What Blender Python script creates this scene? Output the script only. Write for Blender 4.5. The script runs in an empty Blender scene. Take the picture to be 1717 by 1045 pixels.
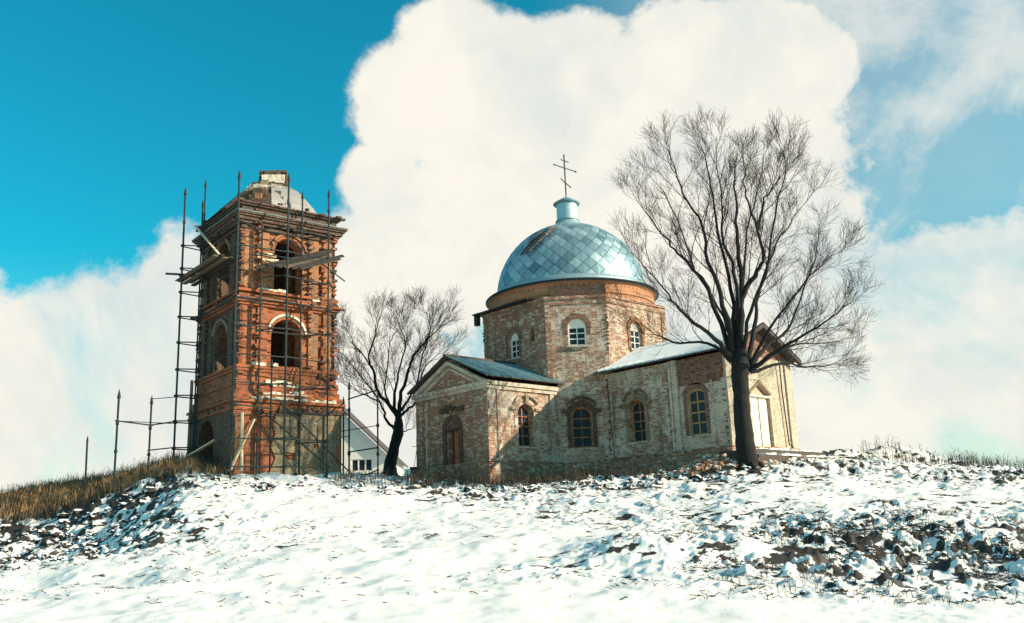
import bpy, math, random
import numpy as np
from mathutils import Vector, noise as mnoise
from mathutils.geometry import tessellate_polygon
R = math.radians
random.seed(7); rng = np.random.default_rng(7)
scene = bpy.context.scene

# ------------------------------------------------------------------ camera
CAM = Vector((35.381, -37.612, -3.062)); PITCH, ROLL, YAW, FPX, W, H = .2347, -.0398, 2.3917, 1573.04, 1717, 1045
fw = Vector((math.cos(YAW)*math.cos(PITCH), math.sin(YAW)*math.cos(PITCH), math.sin(PITCH)))
r0 = fw.cross(Vector((0, 0, 1))).normalized(); u0 = r0.cross(fw)
rt = r0*math.cos(ROLL) + u0*math.sin(ROLL); up = -r0*math.sin(ROLL) + u0*math.cos(ROLL)
cam_data = bpy.data.cameras.new('camera'); cam = bpy.data.objects.new('camera', cam_data)
scene.collection.objects.link(cam); scene.camera = cam
from mathutils import Matrix
M = Matrix((rt, up, -fw)).transposed().to_4x4(); M.translation = CAM; cam.matrix_world = M
cam_data.sensor_fit = 'HORIZONTAL'; cam_data.sensor_width = 36; cam_data.lens = 36*FPX/W
cam_data.clip_start = .1; cam_data.clip_end = 8000
FH = Vector((math.cos(YAW), math.sin(YAW), 0)); RH = Vector((math.sin(YAW), -math.cos(YAW), 0))
def ray(x, y): return fw + rt*((x-W/2)/FPX) - up*((y-H/2)/FPX)
def at(x, y, d):                       # the place a measured sight line reaches at ground distance d
    q = ray(x, y); return CAM + q*(d/q.dot(FH))

# ------------------------------------------------------------------ sky, sun, exposure
SUN_AZ, SUN_EL = R(33), R(22)
w = bpy.data.worlds.new('World'); scene.world = w; w.use_nodes = True
nt = w.node_tree; nt.nodes.clear()
def N(t, **k):
    n = nt.nodes.new(t)
    for a, b in k.items(): setattr(n, a, b)
    return n
def math_(op, a, b=None, c=None, clamp=False):
    n = N('ShaderNodeMath', operation=op); n.use_clamp = clamp
    for i, v in enumerate((a, b, c)):
        if v is None: continue
        if isinstance(v, (int, float)): n.inputs[i].default_value = v
        else: nt.links.new(v, n.inputs[i])
    return n.outputs[0]
def mixc(f, a, b, mode='MIX'):
    n = N('ShaderNodeMix', data_type='RGBA', blend_type=mode)
    for i, v in ((0, f), (6, a), (7, b)):
        if isinstance(v, (int, float)): n.inputs[i].default_value = v
        elif isinstance(v, tuple): n.inputs[i].default_value = (*v, 1)
        else: nt.links.new(v, n.inputs[i])
    return n.outputs[2]
sky = N('ShaderNodeTexSky', sky_type='NISHITA'); sky.sun_disc = False
sky.sun_elevation = SUN_EL; sky.sun_rotation = math.pi/2 - SUN_AZ
sky.air_density = 1.3; sky.dust_density = .3; sky.ozone_density = 2
geo = N('ShaderNodeTexCoord').outputs['Generated']
sep = N('ShaderNodeSeparateXYZ'); nt.links.new(geo, sep.inputs[0])
def noise(scale, detail, rough=.55, dist=0, off=(0, 0, 0)):
    m = N('ShaderNodeMapping'); m.inputs['Location'].default_value = off; nt.links.new(geo, m.inputs[0])
    n = N('ShaderNodeTexNoise'); n.inputs['Scale'].default_value = scale; n.inputs['Detail'].default_value = detail
    n.inputs['Roughness'].default_value = rough; n.inputs['Distortion'].default_value = dist
    nt.links.new(m.outputs[0], n.inputs['Vector']); return n.outputs['Fac']
# the cumulus bank: (direction, angular radius)
blobs = [(690,175,105),(765,105,105),(850,150,125),(950,120,108),(1055,180,125),(1150,115,115),(1240,108,120),(1318,120,108),
         (1260,270,175),(642,312,78),(655,200,62),(700,440,170),(860,330,200),(1060,360,230),(590,430,90),(1250,480,260),
         (540,620,200),(330,560,165),(200,610,170),(60,650,150),(420,760,260),(150,820,260),(1050,700,300),(1500,640,230),(1680,560,200),
         (1700,800,300),(1400,880,300),(700,800,300),(-150,640,190),(-300,800,300),(1900,640,260)]
F = None
for x, y, r_ in blobs:
    d = ray(x, y).normalized()
    vm = N('ShaderNodeVectorMath', operation='DOT_PRODUCT'); vm.inputs[1].default_value = d
    nt.links.new(geo, vm.inputs[0])
    a = math_('ARCCOSINE', math_('MINIMUM', vm.outputs['Value'], .999999))
    v = math_('MULTIPLY_ADD', a, -FPX/r_, 1.0)
    F = v if F is None else math_('SMOOTH_MAX', F, v, .10)
n1 = noise(9, 9, .6, .3); n2 = noise(26, 8, .68)
edge = math_('MULTIPLY_ADD', n1, .85, math_('MULTIPLY_ADD', n2, .40, -.62))
Fm = math_('ADD', F, edge)
def smooth(v, lo, hi):
    n = N('ShaderNodeMapRange', interpolation_type='SMOOTHSTEP'); n.inputs[1].default_value = lo; n.inputs[2].default_value = hi
    nt.links.new(v, n.inputs[0]); return n.outputs[0]
main = smooth(Fm, -.07, .17)
# thin veil on the right and broken cloud all round the rest of the sky
cv = N('ShaderNodeVectorMath', operation='DOT_PRODUCT'); cv.inputs[1].default_value = ray(560, 330).normalized(); nt.links.new(geo, cv.inputs[0])
away = smooth(cv.outputs['Value'], .86, .70)
around = math_('MULTIPLY', smooth(noise(2.2, 9, .58, .2, (3, 1, 0)), .52, .66), away)
veilc = N('ShaderNodeVectorMath', operation='DOT_PRODUCT'); veilc.inputs[1].default_value = ray(1750, 120).normalized(); nt.links.new(geo, veilc.inputs[0])
veil = math_('MULTIPLY', smooth(noise(4.5, 8, .62, .4, (0, 2, 0)), .36, .66), smooth(veilc.outputs['Value'], .93, .985))
veil2 = math_('MULTIPLY', smooth(veilc.outputs['Value'], .88, .97), .30)
low = smooth(sep.outputs[2], .30, .02)
low = math_('MULTIPLY', low, .40)
mask = math_('MAXIMUM', math_('MAXIMUM', main, math_('MULTIPLY', around, .9)), math_('MAXIMUM', math_('MULTIPLY', veil, .85), math_('MAXIMUM', low, veil2)))
# thin places inside the bank let a little blue through
thin = smooth(noise(3.4, 7, .6, .5, (5, 0, 2)), .50, .72)
lowsky = smooth(sep.outputs[2], .38, .18)
mask = math_('MULTIPLY', mask, math_('SUBTRACT', 1.0, math_('MULTIPLY', math_('MULTIPLY', thin, lowsky), .55)))
tint = mixc(1.0, sky.outputs[0], (.055, 1.08, 1.12), 'MULTIPLY')
shade = mixc(smooth(math_('ADD', math_('MULTIPLY', noise(4, 7, .6, .3, (1, 7, 0)), .6), math_('MULTIPLY', n1, .4)), .40, .60), (5.9, 6.1, 5.8), (7.3, 7.0, 6.2))
skyc = mixc(mask, tint, shade)
bg = N('ShaderNodeBackground'); bg.inputs['Strength'].default_value = .085
nt.links.new(skyc, bg.inputs['Color'])
wo = N('ShaderNodeOutputWorld'); nt.links.new(bg.outputs[0], wo.inputs[0])

sl = bpy.data.lights.new('sun', 'SUN'); sl.energy = 5; sl.angle = R(.5); sl.color = (1, .84, .62)
so = bpy.data.objects.new('sun', sl); scene.collection.objects.link(so)
sd = Vector((math.cos(SUN_AZ)*math.cos(SUN_EL), math.sin(SUN_AZ)*math.cos(SUN_EL), math.sin(SUN_EL)))
so.rotation_euler = sd.to_track_quat('Z', 'Y').to_euler(); so.location = (30, 30, 40)
vs = scene.view_settings; vs.view_transform = 'Standard'; vs.look = 'None'; vs.gamma = 1; vs.use_curve_mapping = False
vs.exposure = .66
scene.cycles.max_bounces = 6

# ------------------------------------------------------------------ materials
def mat(name):
    global nt
    m = bpy.data.materials.new(name); m.use_nodes = True; nt = m.node_tree
    b = nt.nodes['Principled BSDF']; return m, b
def L(a, b): nt.links.new(a, b)
def pn(scale, detail=5, rough=.6, vec=None, stretch=None, dist=0):
    src = vec or N('ShaderNodeTexCoord').outputs['Object']
    if stretch:
        m = N('ShaderNodeMapping'); m.inputs['Scale'].default_value = stretch; L(src, m.inputs[0]); src = m.outputs[0]
    n = N('ShaderNodeTexNoise'); n.inputs['Scale'].default_value = scale; n.inputs['Detail'].default_value = detail
    n.inputs['Roughness'].default_value = rough; n.inputs['Distortion'].default_value = dist; L(src, n.inputs['Vector'])
    return n.outputs['Fac']
def bump(b, h, s=.5, d=.03):
    n = N('ShaderNodeBump'); n.inputs['Strength'].default_value = s; n.inputs['Distance'].default_value = d
    L(h, n.inputs['Height']); L(n.outputs[0], b.inputs['Normal'])
def plain(name, c, rough=.7, metal=0, var=.25, scale=6, bmp=.2):
    m, b = mat(name); b.inputs['Roughness'].default_value = rough; b.inputs['Metallic'].default_value = metal
    f = pn(scale, 6); L(mixc(smooth(f, .3, .7), tuple(x*(1-var) for x in c), tuple(min(1, x*(1+var)) for x in c)), b.inputs['Base Color'])
    if bmp: bump(b, f, bmp, .02)
    return m
def brick(name, c1, c2, mortar, lime=.5, plaster=.5, soot=.5, pcol=(.56, .50, .40), wash=(.74, .61, .48), snowy=0, relief=.7):
    m, b = mat(name); b.inputs['Roughness'].default_value = .9
    uv = N('ShaderNodeUVMap').outputs[0]; obj = N('ShaderNodeTexCoord').outputs['Object']
    jit = N('ShaderNodeTexNoise'); jit.inputs['Scale'].default_value = 3; L(obj, jit.inputs['Vector'])
    vm = N('ShaderNodeVectorMath', operation='MULTIPLY_ADD'); vm.inputs[1].default_value = (.03, .03, 0); L(jit.outputs['Color'], vm.inputs[0]); L(uv, vm.inputs[2])
    br = N('ShaderNodeTexBrick'); br.inputs['Scale'].default_value = 1; br.inputs['Brick Width'].default_value = .27
    br.inputs['Row Height'].default_value = .088; br.inputs['Mortar Size'].default_value = .02; br.inputs['Mortar Smooth'].default_value = .4
    br.inputs['Bias'].default_value = -.1
    br.inputs['Color1'].default_value = (*c1, 1); br.inputs['Color2'].default_value = (*c2, 1); br.inputs['Mortar'].default_value = (*mortar, 1)
    L(vm.outputs[0], br.inputs['Vector'])
    fine = pn(14, 4, .7, obj); mid = pn(2.6, 6, .65, obj); big = pn(.55, 6, .6, obj, dist=.6); streak = pn(1.3, 5, .6, obj, (1.6, 1.6, .28))
    wn = N('ShaderNodeTexWhiteNoise', noise_dimensions='2D')
    sn = N('ShaderNodeVectorMath', operation='SNAP'); sn.inputs[1].default_value = (.27, .088, 1); L(uv, sn.inputs[0]); L(sn.outputs[0], wn.inputs['Vector'])
    col = mixc(smooth(wn.outputs['Value'], .72, .95), br.outputs['Color'], tuple(x*.45 for x in c2))
    col = mixc(math_('MULTIPLY', smooth(math_('ADD', math_('MULTIPLY', wn.outputs['Value'], .35), mid), .95-.42*lime, 1.12-.42*lime), .8), col, wash)      # lime wash clinging to bricks
    course = pn(1, 5, .75, obj, (1.5, 1.5, 11)); patch = pn(1.7, 5, .7, obj, (1, 1, 1.4))
    col = mixc(math_('MULTIPLY', smooth(math_('ADD', math_('MULTIPLY', course, .6), math_('MULTIPLY', patch, .5)), .70-.16*lime, .78-.16*lime), .85*min(1, lime*1.3)), col, wash)
    col = mixc(smooth(course, .55, .70), col, mixc(.65, col, tuple(x*.25 for x in c2)))
    pl = smooth(math_('ADD', math_('MULTIPLY', mid, .35), math_('MULTIPLY', big, .9)), .90-.42*plaster, .95-.42*plaster)
    col = mixc(math_('MULTIPLY', pl, .88), col, mixc(smooth(fine, .35, .7), tuple(x*.72 for x in pcol), pcol))
    st = math_('MULTIPLY', smooth(math_('ADD', math_('MULTIPLY', streak, .7), math_('MULTIPLY', mid, .3)), .50, .66), soot)
    col = mixc(st, col, (.085, .08, .06))
    col = mixc(math_('MULTIPLY', smooth(pn(.8, 5, .6, obj, (1, 1, 2)), .5, .7), .35), col, tuple(x*.55 for x in c1))
    col = mixc(math_('MULTIPLY', smooth(pn(4.5, 6, .7, obj), .50, .68), .30+.5*soot), col, (.085, .065, .045))
    col = mixc(smooth(fine, .30, .62), mixc(.50, col, (.04, .026, .016)), col)
    col = mixc(math_('MULTIPLY', smooth(pn(30, 3, .7, obj), .52, .7), .5), col, wash)
    L(col, b.inputs['Base Color'])
    hgt = math_('ADD', math_('MULTIPLY', math_('SUBTRACT', 1.0, br.outputs['Fac']), math_('SUBTRACT', 1.0, math_('MULTIPLY', pl, .85))), math_('ADD', math_('MULTIPLY', mid, 1.2), math_('ADD', math_('MULTIPLY', fine, .8), math_('MULTIPLY', pl, .9))))
    bump(b, hgt, relief, .03)
    return m
M_ = {}
M_['church'] = brick('weathered_brick', (.36, .105, .045), (.24, .065, .032), (.44, .30, .19), .62, .32, .58, pcol=(.76, .65, .54), wash=(.76, .63, .49))
M_['church_pale'] = brick('peeling_plaster_brick', (.36, .11, .05), (.24, .07, .035), (.50, .38, .26), .84, .55, .70, pcol=(.80, .69, .57))
M_['church_red'] = brick('bare_red_brick', (.30, .085, .04), (.19, .055, .03), (.24, .17, .12), .12, .02, .5)
M_['plaster'] = brick('old_plaster', (.38, .20, .11), (.30, .14, .08), (.54, .47, .36), .9, .80, .42, pcol=(.78, .67, .54))
M_['cream'] = brick('cream_render', (.62, .50, .36), (.60, .48, .34), (.62, .52, .38), .9, .92, .32, pcol=(.58, .50, .38), relief=.5)
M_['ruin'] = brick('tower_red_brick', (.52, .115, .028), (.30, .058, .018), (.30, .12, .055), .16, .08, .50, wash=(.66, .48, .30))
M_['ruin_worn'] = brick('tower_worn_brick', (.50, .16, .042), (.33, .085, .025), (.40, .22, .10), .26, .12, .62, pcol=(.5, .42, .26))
M_['ruin_dark'] = brick('tower_dark_shaded_brick', (.13, .045, .024), (.07, .027, .016), (.08, .05, .034), .12, .10, .9, pcol=(.22, .19, .14))  # dark brick; its tone also holds the shade of the tower's left face
M_['ruin_plaster'] = brick('tower_grey_plaster', (.30, .20, .12), (.24, .16, .1), (.36, .27, .15), .45, .62, .85, pcol=(.36, .29, .17))
M_['drum'] = brick('ochre_drum', (.52, .225, .10), (.50, .21, .09), (.52, .23, .11), .0, .0, .12, relief=.2)
M_['lime'] = plain('lime_white', (.62, .54, .42), .9, var=.35, scale=5)
M_['white'] = plain('white_paint', (.80, .77, .70), .5, var=.06)
M_['door_cream'] = plain('cream_paint', (.70, .63, .50), .55, var=.08)
M_['wood'] = plain('grey_wood', (.17, .125, .08), .85, var=.35, scale=4)
M_['wood_light'] = plain('fresh_wood', (.58, .46, .30), .8, var=.2, scale=4)
M_['wood_dark'] = plain('dark_wood', (.045, .038, .032), .85, var=.35, scale=4)
M_['orange_wood'] = plain('orange_window_wood', (.42, .19, .07), .75, var=.3)
M_['ochre_wood'] = plain('ochre_wood', (.40, .22, .09), .75, var=.3)
M_['door_red'] = plain('rusty_red_boards', (.33, .11, .05), .8, var=.3, scale=3)
M_['iron'] = plain('black_iron', (.03, .032, .035), .6, .5, .3)
M_['steel'] = plain('scaffold_steel', (.012, .022, .024), .75, .0, .4, 9)
M_['white_metal'] = plain('white_sheet_metal', (.26, .25, .235), .5, .0, .08, 2)
M_['slate'] = plain('wavy_asbestos', (.12, .225, .25), .75, var=.3, scale=3)
M_['darkroof'] = plain('dark_roof_edge', (.06, .05, .045), .8)
M_['earth'] = plain('dark_earth', (.04, .033, .028), .95, var=.4, scale=5, bmp=.6)
M_['straw'] = plain('dry_straw', (.46, .27, .12), .9, var=.4, scale=2, bmp=0)
M_['weed'] = plain('dead_weed', (.09, .065, .04), .9, var=.5, scale=2, bmp=0)
M_['dark'] = plain('inside_shade_black', (.018, .017, .016), .9, var=.2)  # near-black colour stands in for shade inside openings and the tower
m, b = mat('snow'); f = pn(8, 6); b.inputs['Roughness'].default_value = .65
L(mixc(f, (.80, .82, .83), (.90, .90, .89)), b.inputs['Base Color']); bump(b, f, .3, .03); M_['snow'] = m
m, b = mat('window_glass'); b.inputs['Base Color'].default_value = (.02, .035, .05, 1); b.inputs['Roughness'].default_value = .08
b.inputs['Specular IOR Level'].default_value = .12; bump(b, pn(3, 2), .15, .02); M_['glass'] = m
m, b = mat('bark'); f = pn(9, 7, .7, stretch=(1, 1, .25)); L(mixc(smooth(f, .35, .7), (.004, .004, .0045), (.015, .015, .015)), b.inputs['Base Color'])
b.inputs['Roughness'].default_value = .95; bump(b, f, .9, .05); M_['bark'] = m
for i, (c, ro) in enumerate((((.24, .37, .41), .42), ((.40, .54, .57), .44), ((.14, .25, .29), .42), ((.32, .45, .48), .48), ((.19, .31, .35), .46))):
    m, b = mat('dome_sheet_%d' % i); b.inputs['Metallic'].default_value = .45; f = pn(2.5, 4)
    L(mixc(f, tuple(x*.85 for x in c), tuple(x*1.12 for x in c)), b.inputs['Base Color'])
    L(math_('MULTIPLY_ADD', f, .25, ro-.1), b.inputs['Roughness']); M_['sheet%d' % i] = m
m, b = mat('snow_ground'); b.inputs['Roughness'].default_value = .7
att = N('ShaderNodeAttribute', attribute_name='bare').outputs['Fac']
g = N('ShaderNodeNewGeometry'); sx = N('ShaderNodeSeparateXYZ'); L(g.outputs['Normal'], sx.inputs[0])
pos = g.outputs['Position']
n_a = pn(7, 6, .7, pos); n_b = pn(1.3, 4, .6, pos); n_c = pn(26, 4, .7, pos)
steep = smooth(sx.outputs[2], .80, .50)
k = math_('ADD', att, math_('ADD', math_('MULTIPLY', steep, .30), math_('MULTIPLY', math_('SUBTRACT', n_a, .5), 1.1)))
k = math_('ADD', k, math_('MULTIPLY', math_('SUBTRACT', n_c, .5), .7))
f = smooth(k, .52, .64)
snowc = mixc(n_b, (.85, .83, .79), (.90, .87, .82))
earthc = mixc(smooth(n_c, .35, .65), (.016, .016, .015), mixc(smooth(n_b, .4, .6), (.028, .023, .019), (.055, .04, .028)))
L(mixc(f, snowc, earthc), b.inputs['Base Color'])
bump(b, math_('ADD', n_a, math_('MULTIPLY', n_c, .5)), .35, .04); M_['ground'] = m
m, b = mat('clod'); b.inputs['Roughness'].default_value = .9
g = N('ShaderNodeNewGeometry'); sx = N('ShaderNodeSeparateXYZ'); L(g.outputs['Normal'], sx.inputs[0]); n_a = pn(12, 5, .7, g.outputs['Position'])
f = smooth(math_('ADD', sx.outputs[2], math_('MULTIPLY', math_('SUBTRACT', n_a, .5), .9)), .38, .55)
L(mixc(f, mixc(n_a, (.012, .012, .012), (.065, .048, .035)), (.87, .88, .88)), b.inputs['Base Color']); bump(b, n_a, .5, .04); M_['clod'] = m
def snowdust(name, base, lo, hi):       # snow lying on what faces up
    m, b = mat(name); b.inputs['Roughness'].default_value = .85
    g = N('ShaderNodeNewGeometry'); sx = N('ShaderNodeSeparateXYZ'); L(g.outputs['Normal'], sx.inputs[0]); n_a = pn(5, 6, .7, g.outputs['Position'])
    f = smooth(math_('ADD', sx.outputs[2], math_('MULTIPLY', math_('SUBTRACT', n_a, .5), 1.0)), lo, hi)
    L(mixc(f, mixc(n_a, tuple(x*.5 for x in base), base), (.86, .87, .87)), b.inputs['Base Color']); bump(b, n_a, .5, .04); return m
M_['rubble'] = snowdust('snowy_rubble', (.40, .17, .08), .55, .8)
M_['rubble2'] = snowdust('snowy_lime_rubble', (.55, .48, .38), .55, .8)
M_['ledge'] = snowdust('snowy_stone', (.085, .06, .045), .6, .9)

# ------------------------------------------------------------------ mesh helpers
def link(o): scene.collection.objects.link(o); return o
def thing(name, label, cat, loc=(0, 0, 0), group=None, kind=None):
    o = link(bpy.data.objects.new(name, None)); o.location = loc; o.empty_display_size = .3
    o['label'] = label; o['category'] = cat
    if group: o['group'] = group
    return o
def tag(o, label, cat, group=None, kind=None):
    if label: o['label'] = label
    if cat: o['category'] = cat
    if group: o['group'] = group
    if kind: o['kind'] = kind
    return o
def origin_of(o):
    v = Vector((0, 0, 0))
    while o is not None: v += o.location; o = o.parent
    return v
class MB:
    def __init__(s): s.v = []; s.f = []; s.m = []
    def poly(s, pts, mi=0):
        k = len(s.v); s.v += [tuple(p) for p in pts]; s.f.append(tuple(range(k, k+len(pts)))); s.m.append(mi)
    def grid(s, rows, mi=0, closed=False):
        k = len(s.v); n = len(rows[0])
        for r_ in rows: s.v += [tuple(p) for p in r_]
        for i in range(len(rows)-1):
            for j in range(n if closed else n-1):
                j2 = (j+1) % n
                s.f.append((k+i*n+j, k+i*n+j2, k+(i+1)*n+j2, k+(i+1)*n+j)); s.m.append(mi)
    def prism(s, base, top, mi=0):          # two matching loops
        n = len(base); k = len(s.v); s.v += [tuple(p) for p in base]+[tuple(p) for p in top]
        for i in range(n):
            j = (i+1) % n; s.f.append((k+i, k+j, k+n+j, k+n+i)); s.m.append(mi)
        s.f.append(tuple(range(k+n-1, k-1, -1))); s.m.append(mi); s.f.append(tuple(range(k+n, k+2*n))); s.m.append(mi)
    def box(s, O, U, Nn, u0_, u1, z0, z1, n0, n1, mi=0, jit=0):
        Z = Vector((0, 0, 1)); q = lambda a, b_, c: Vector(O)+U*(a+random.uniform(-jit, jit))+Z*(b_+random.uniform(-jit, jit))+Nn*(c+random.uniform(-jit, jit))
        s.prism([q(u0_, z0, n0), q(u1, z0, n0), q(u1, z0, n1), q(u0_, z0, n1)], [q(u0_, z1, n0), q(u1, z1, n0), q(u1, z1, n1), q(u0_, z1, n1)], mi)
    def tube(s, pts, rad, n=6, mi=0, cap=True):
        pts = [Vector(p) for p in pts]; rad = rad if hasattr(rad, '__len__') else [rad]*len(pts); rows = []
        t0 = (pts[1]-pts[0]).normalized(); a = t0.orthogonal().normalized()
        for i, p in enumerate(pts):
            t = (pts[min(i+1, len(pts)-1)]-pts[max(i-1, 0)]).normalized()
            a = (a-t*a.dot(t)).normalized(); b_ = t.cross(a)
            rows.append([p+(a*math.cos(2*math.pi*j/n)+b_*math.sin(2*math.pi*j/n))*rad[i] for j in range(n)])
        k = len(s.v); s.grid(rows, mi, True)
        if cap:
            s.f.append(tuple(k+n-1-j for j in range(n))); s.m.append(mi)
            kk = k+(len(pts)-1)*n; s.f.append(tuple(kk+j for j in range(n))); s.m.append(mi)
    def lathe(s, prof, n=48, c=(0, 0), mi=0):
        s.grid([[(c[0]+r_*math.cos(2*math.pi*j/n), c[1]+r_*math.sin(2*math.pi*j/n), z) for j in range(n)] for r_, z in prof], mi, True)
    def build(s, name, mats, parent=None, smooth_=False, stuff=False, uv=True):
        me = bpy.data.meshes.new(name); org = origin_of(parent) if parent is not None else Vector((0, 0, 0))
        V = np.array(s.v, dtype=np.float64)
        me.from_pydata([tuple(p) for p in (V-np.array(org))], [], s.f)
        for mt in (mats if isinstance(mats, (list, tuple)) else [mats]): me.materials.append(M_[mt])
        me.polygons.foreach_set('material_index', s.m)
        if smooth_: me.polygons.foreach_set('use_smooth', [True]*len(s.f))
        if uv:
            ul = me.uv_layers.new(name='UVMap').data
            nn = np.zeros(len(me.polygons)*3); me.polygons.foreach_get('normal', nn); nn = nn.reshape(-1, 3)
            ls = np.zeros(len(me.polygons), int); me.polygons.foreach_get('loop_start', ls); lt = np.zeros(len(me.polygons), int); me.polygons.foreach_get('loop_total', lt)
            vi = np.zeros(len(me.loops), int); me.loops.foreach_get('vertex_index', vi)
            fi = np.repeat(np.arange(len(ls)), lt); n_ = nn[fi]; P = V[vi]
            hl = np.hypot(n_[:, 0], n_[:, 1]); flat = hl < .35; hl[flat] = 1
            tx = np.where(flat, 1, -n_[:, 1]/hl); ty = np.where(flat, 0, n_[:, 0]/hl)
            u_ = P[:, 0]*tx+P[:, 1]*ty; v_ = np.where(flat, P[:, 1], P[:, 2])
            ul.foreach_set('uv', np.stack([u_, v_], 1).ravel())
        o = link(bpy.data.objects.new(name, me))
        if parent is not None: o.parent = parent
        if stuff: o['kind'] = 'stuff'
        return o
Zv = Vector((0, 0, 1))
def arch(uc, z0, zt, wd, n=10, rise=None):
    h = wd/2; rise = h if rise is None else rise; zs = zt-rise
    return [(uc-h, z0), (uc+h, z0)] + [(uc+h*math.cos(math.pi*i/n), zs+rise*math.sin(math.pi*i/n)) for i in range(n+1)]
class Wall:                                 # a plane: origin, horizontal direction, outward normal
    def __init__(s, O, U, Nn): s.O = Vector(O); s.U = Vector(U).normalized(); s.N = Vector(Nn).normalized()
    def p(s, u, z, n=0): return s.O+s.U*u+Zv*z+s.N*n
    def face(s, mb, outline, holes=(), depth=.4, mi=0, n=0, back=False):
        polys = [[Vector((a, b_, 0)) for a, b_ in q] for q in [outline, *holes]]
        flat = [q for pl in polys for q in pl]
        for tri in tessellate_polygon(polys):
            P = [s.p(flat[i].x, flat[i].y, n) for i in tri]
            nr = (P[1]-P[0]).cross(P[2]-P[0])
            if nr.dot(s.N) < 0: P.reverse()
            mb.poly(P, mi)
            if back: mb.poly([q-s.N*depth for q in reversed(P)], mi)
        for h in holes:
            for i in range(len(h)):
                a, c = h[i], h[(i+1) % len(h)]
                mb.poly([s.p(a[0], a[1], n), s.p(c[0], c[1], n), s.p(c[0], c[1], n-depth), s.p(a[0], a[1], n-depth)], mi)
    def slab(s, mb, outline, n0, n1, mi=0):
        mb.prism([s.p(a, b_, n0) for a, b_ in outline], [s.p(a, b_, n1) for a, b_ in outline], mi)
    def box(s, mb, *a, **k): mb.box(s.O, s.U, s.N, *a, **k)
    def band(s, mb, inn, out, n0, n1, mi=0):       # strip between two matching open polylines
        for i in range(len(inn)-1):
            q = [inn[i], inn[i+1], out[i+1], out[i]]
            mb.prism([s.p(a, b_, n0) for a, b_ in q], [s.p(a, b_, n1) for a, b_ in q], mi)
def arc_line(uc, zs, rad, n=12, a0=0, a1=math.pi, sy=1): return [(uc+rad*math.cos(a0+(a1-a0)*i/n), zs+sy*rad*math.sin(a0+(a1-a0)*i/n)) for i in range(n+1)]

# ------------------------------------------------------------------ ground
def fbm(x, y, oct_=4, seed=0, rough=.5):
    out = np.zeros_like(x); amp = 1.; tot = 0
    for o in range(oct_):
        g = np.random.default_rng(seed*31+o).random((256, 256))
        xi = np.floor(x).astype(int); yi = np.floor(y).astype(int); fx = x-xi; fy = y-yi
        fx = fx*fx*(3-2*fx); fy = fy*fy*(3-2*fy); q = lambda a, b_: g[a % 256, b_ % 256]
        out += amp*((q(xi, yi)*(1-fx)+q(xi+1, yi)*fx)*(1-fy)+(q(xi, yi+1)*(1-fx)+q(xi+1, yi+1)*fx)*fy)
        tot += amp; amp *= rough; x = x*2.03+17.3; y = y*2.03+5.1
    return out/tot
KD = [17, 24, 31, 36, 40, 43, 47]
COLS = {-250: (1055, 1015, 985, 962, 940, 910, 885), -60: (1052, 1002, 964, 944, 915, 868, 836), 60: (1050, 998, 962, 945, 915, 862, 818),
        180: (1048, 990, 945, 924, 884, 826, 801), 300: (1046, 977, 908, 852, 812, 802, 798), 400: (1045, 975, 905, 846, 806, 800, 797), 560: (1045, 972, 900, 844, 810, 804, 800),
        700: (1045, 970, 900, 850, 822, 809, 802), 850: (1045, 966, 893, 846, 820, 811, 807), 1000: (1045, 962, 888, 838, 812, 804, 800),
        1150: (1045, 958, 883, 830, 804, 797, 794), 1260: (1045, 955, 872, 812, 783, 775, 771), 1350: (1045, 952, 862, 810, 788, 777, 772),
        1500: (1045, 948, 860, 814, 795, 787, 782), 1717: (1045, 945, 858, 818, 803, 797, 793), 1950: (1045, 940, 858, 820, 806, 800, 797)}
TC = []; ZT = []
DF = np.arange(0, 60.01, .5)
for x, ys in COLS.items():
    zs = [at(x, y, d).z for y, d in zip(ys, KD)]
    TC.append((x-W/2)/FPX); ZT.append(np.interp(DF, [0, 9]+KD+[60], [-4.72, -4.72]+zs+[zs[-1]-.1]))
TC = np.array(TC); ZT = np.array(ZT)
kern = np.exp(-.5*(np.arange(-4, 5)/1.8)**2); kern /= kern.sum()
ZT = np.array([np.convolve(np.pad(z, 4, mode='edge'), kern, mode='valid') for z in ZT])
TF = np.linspace(TC[0], TC[-1], 200)
ZG = np.array([np.interp(TF, TC, ZT[:, j]) for j in range(ZT.shape[1])]).T
ZG = np.array([np.convolve(np.pad(ZG[:, j], 4, mode='edge'), kern, mode='valid') for j in range(ZG.shape[1])]).T
def sstep(v, a, b_): t = np.clip((v-a)/(b_-a), 0, 1); return t*t*(3-2*t)
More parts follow.
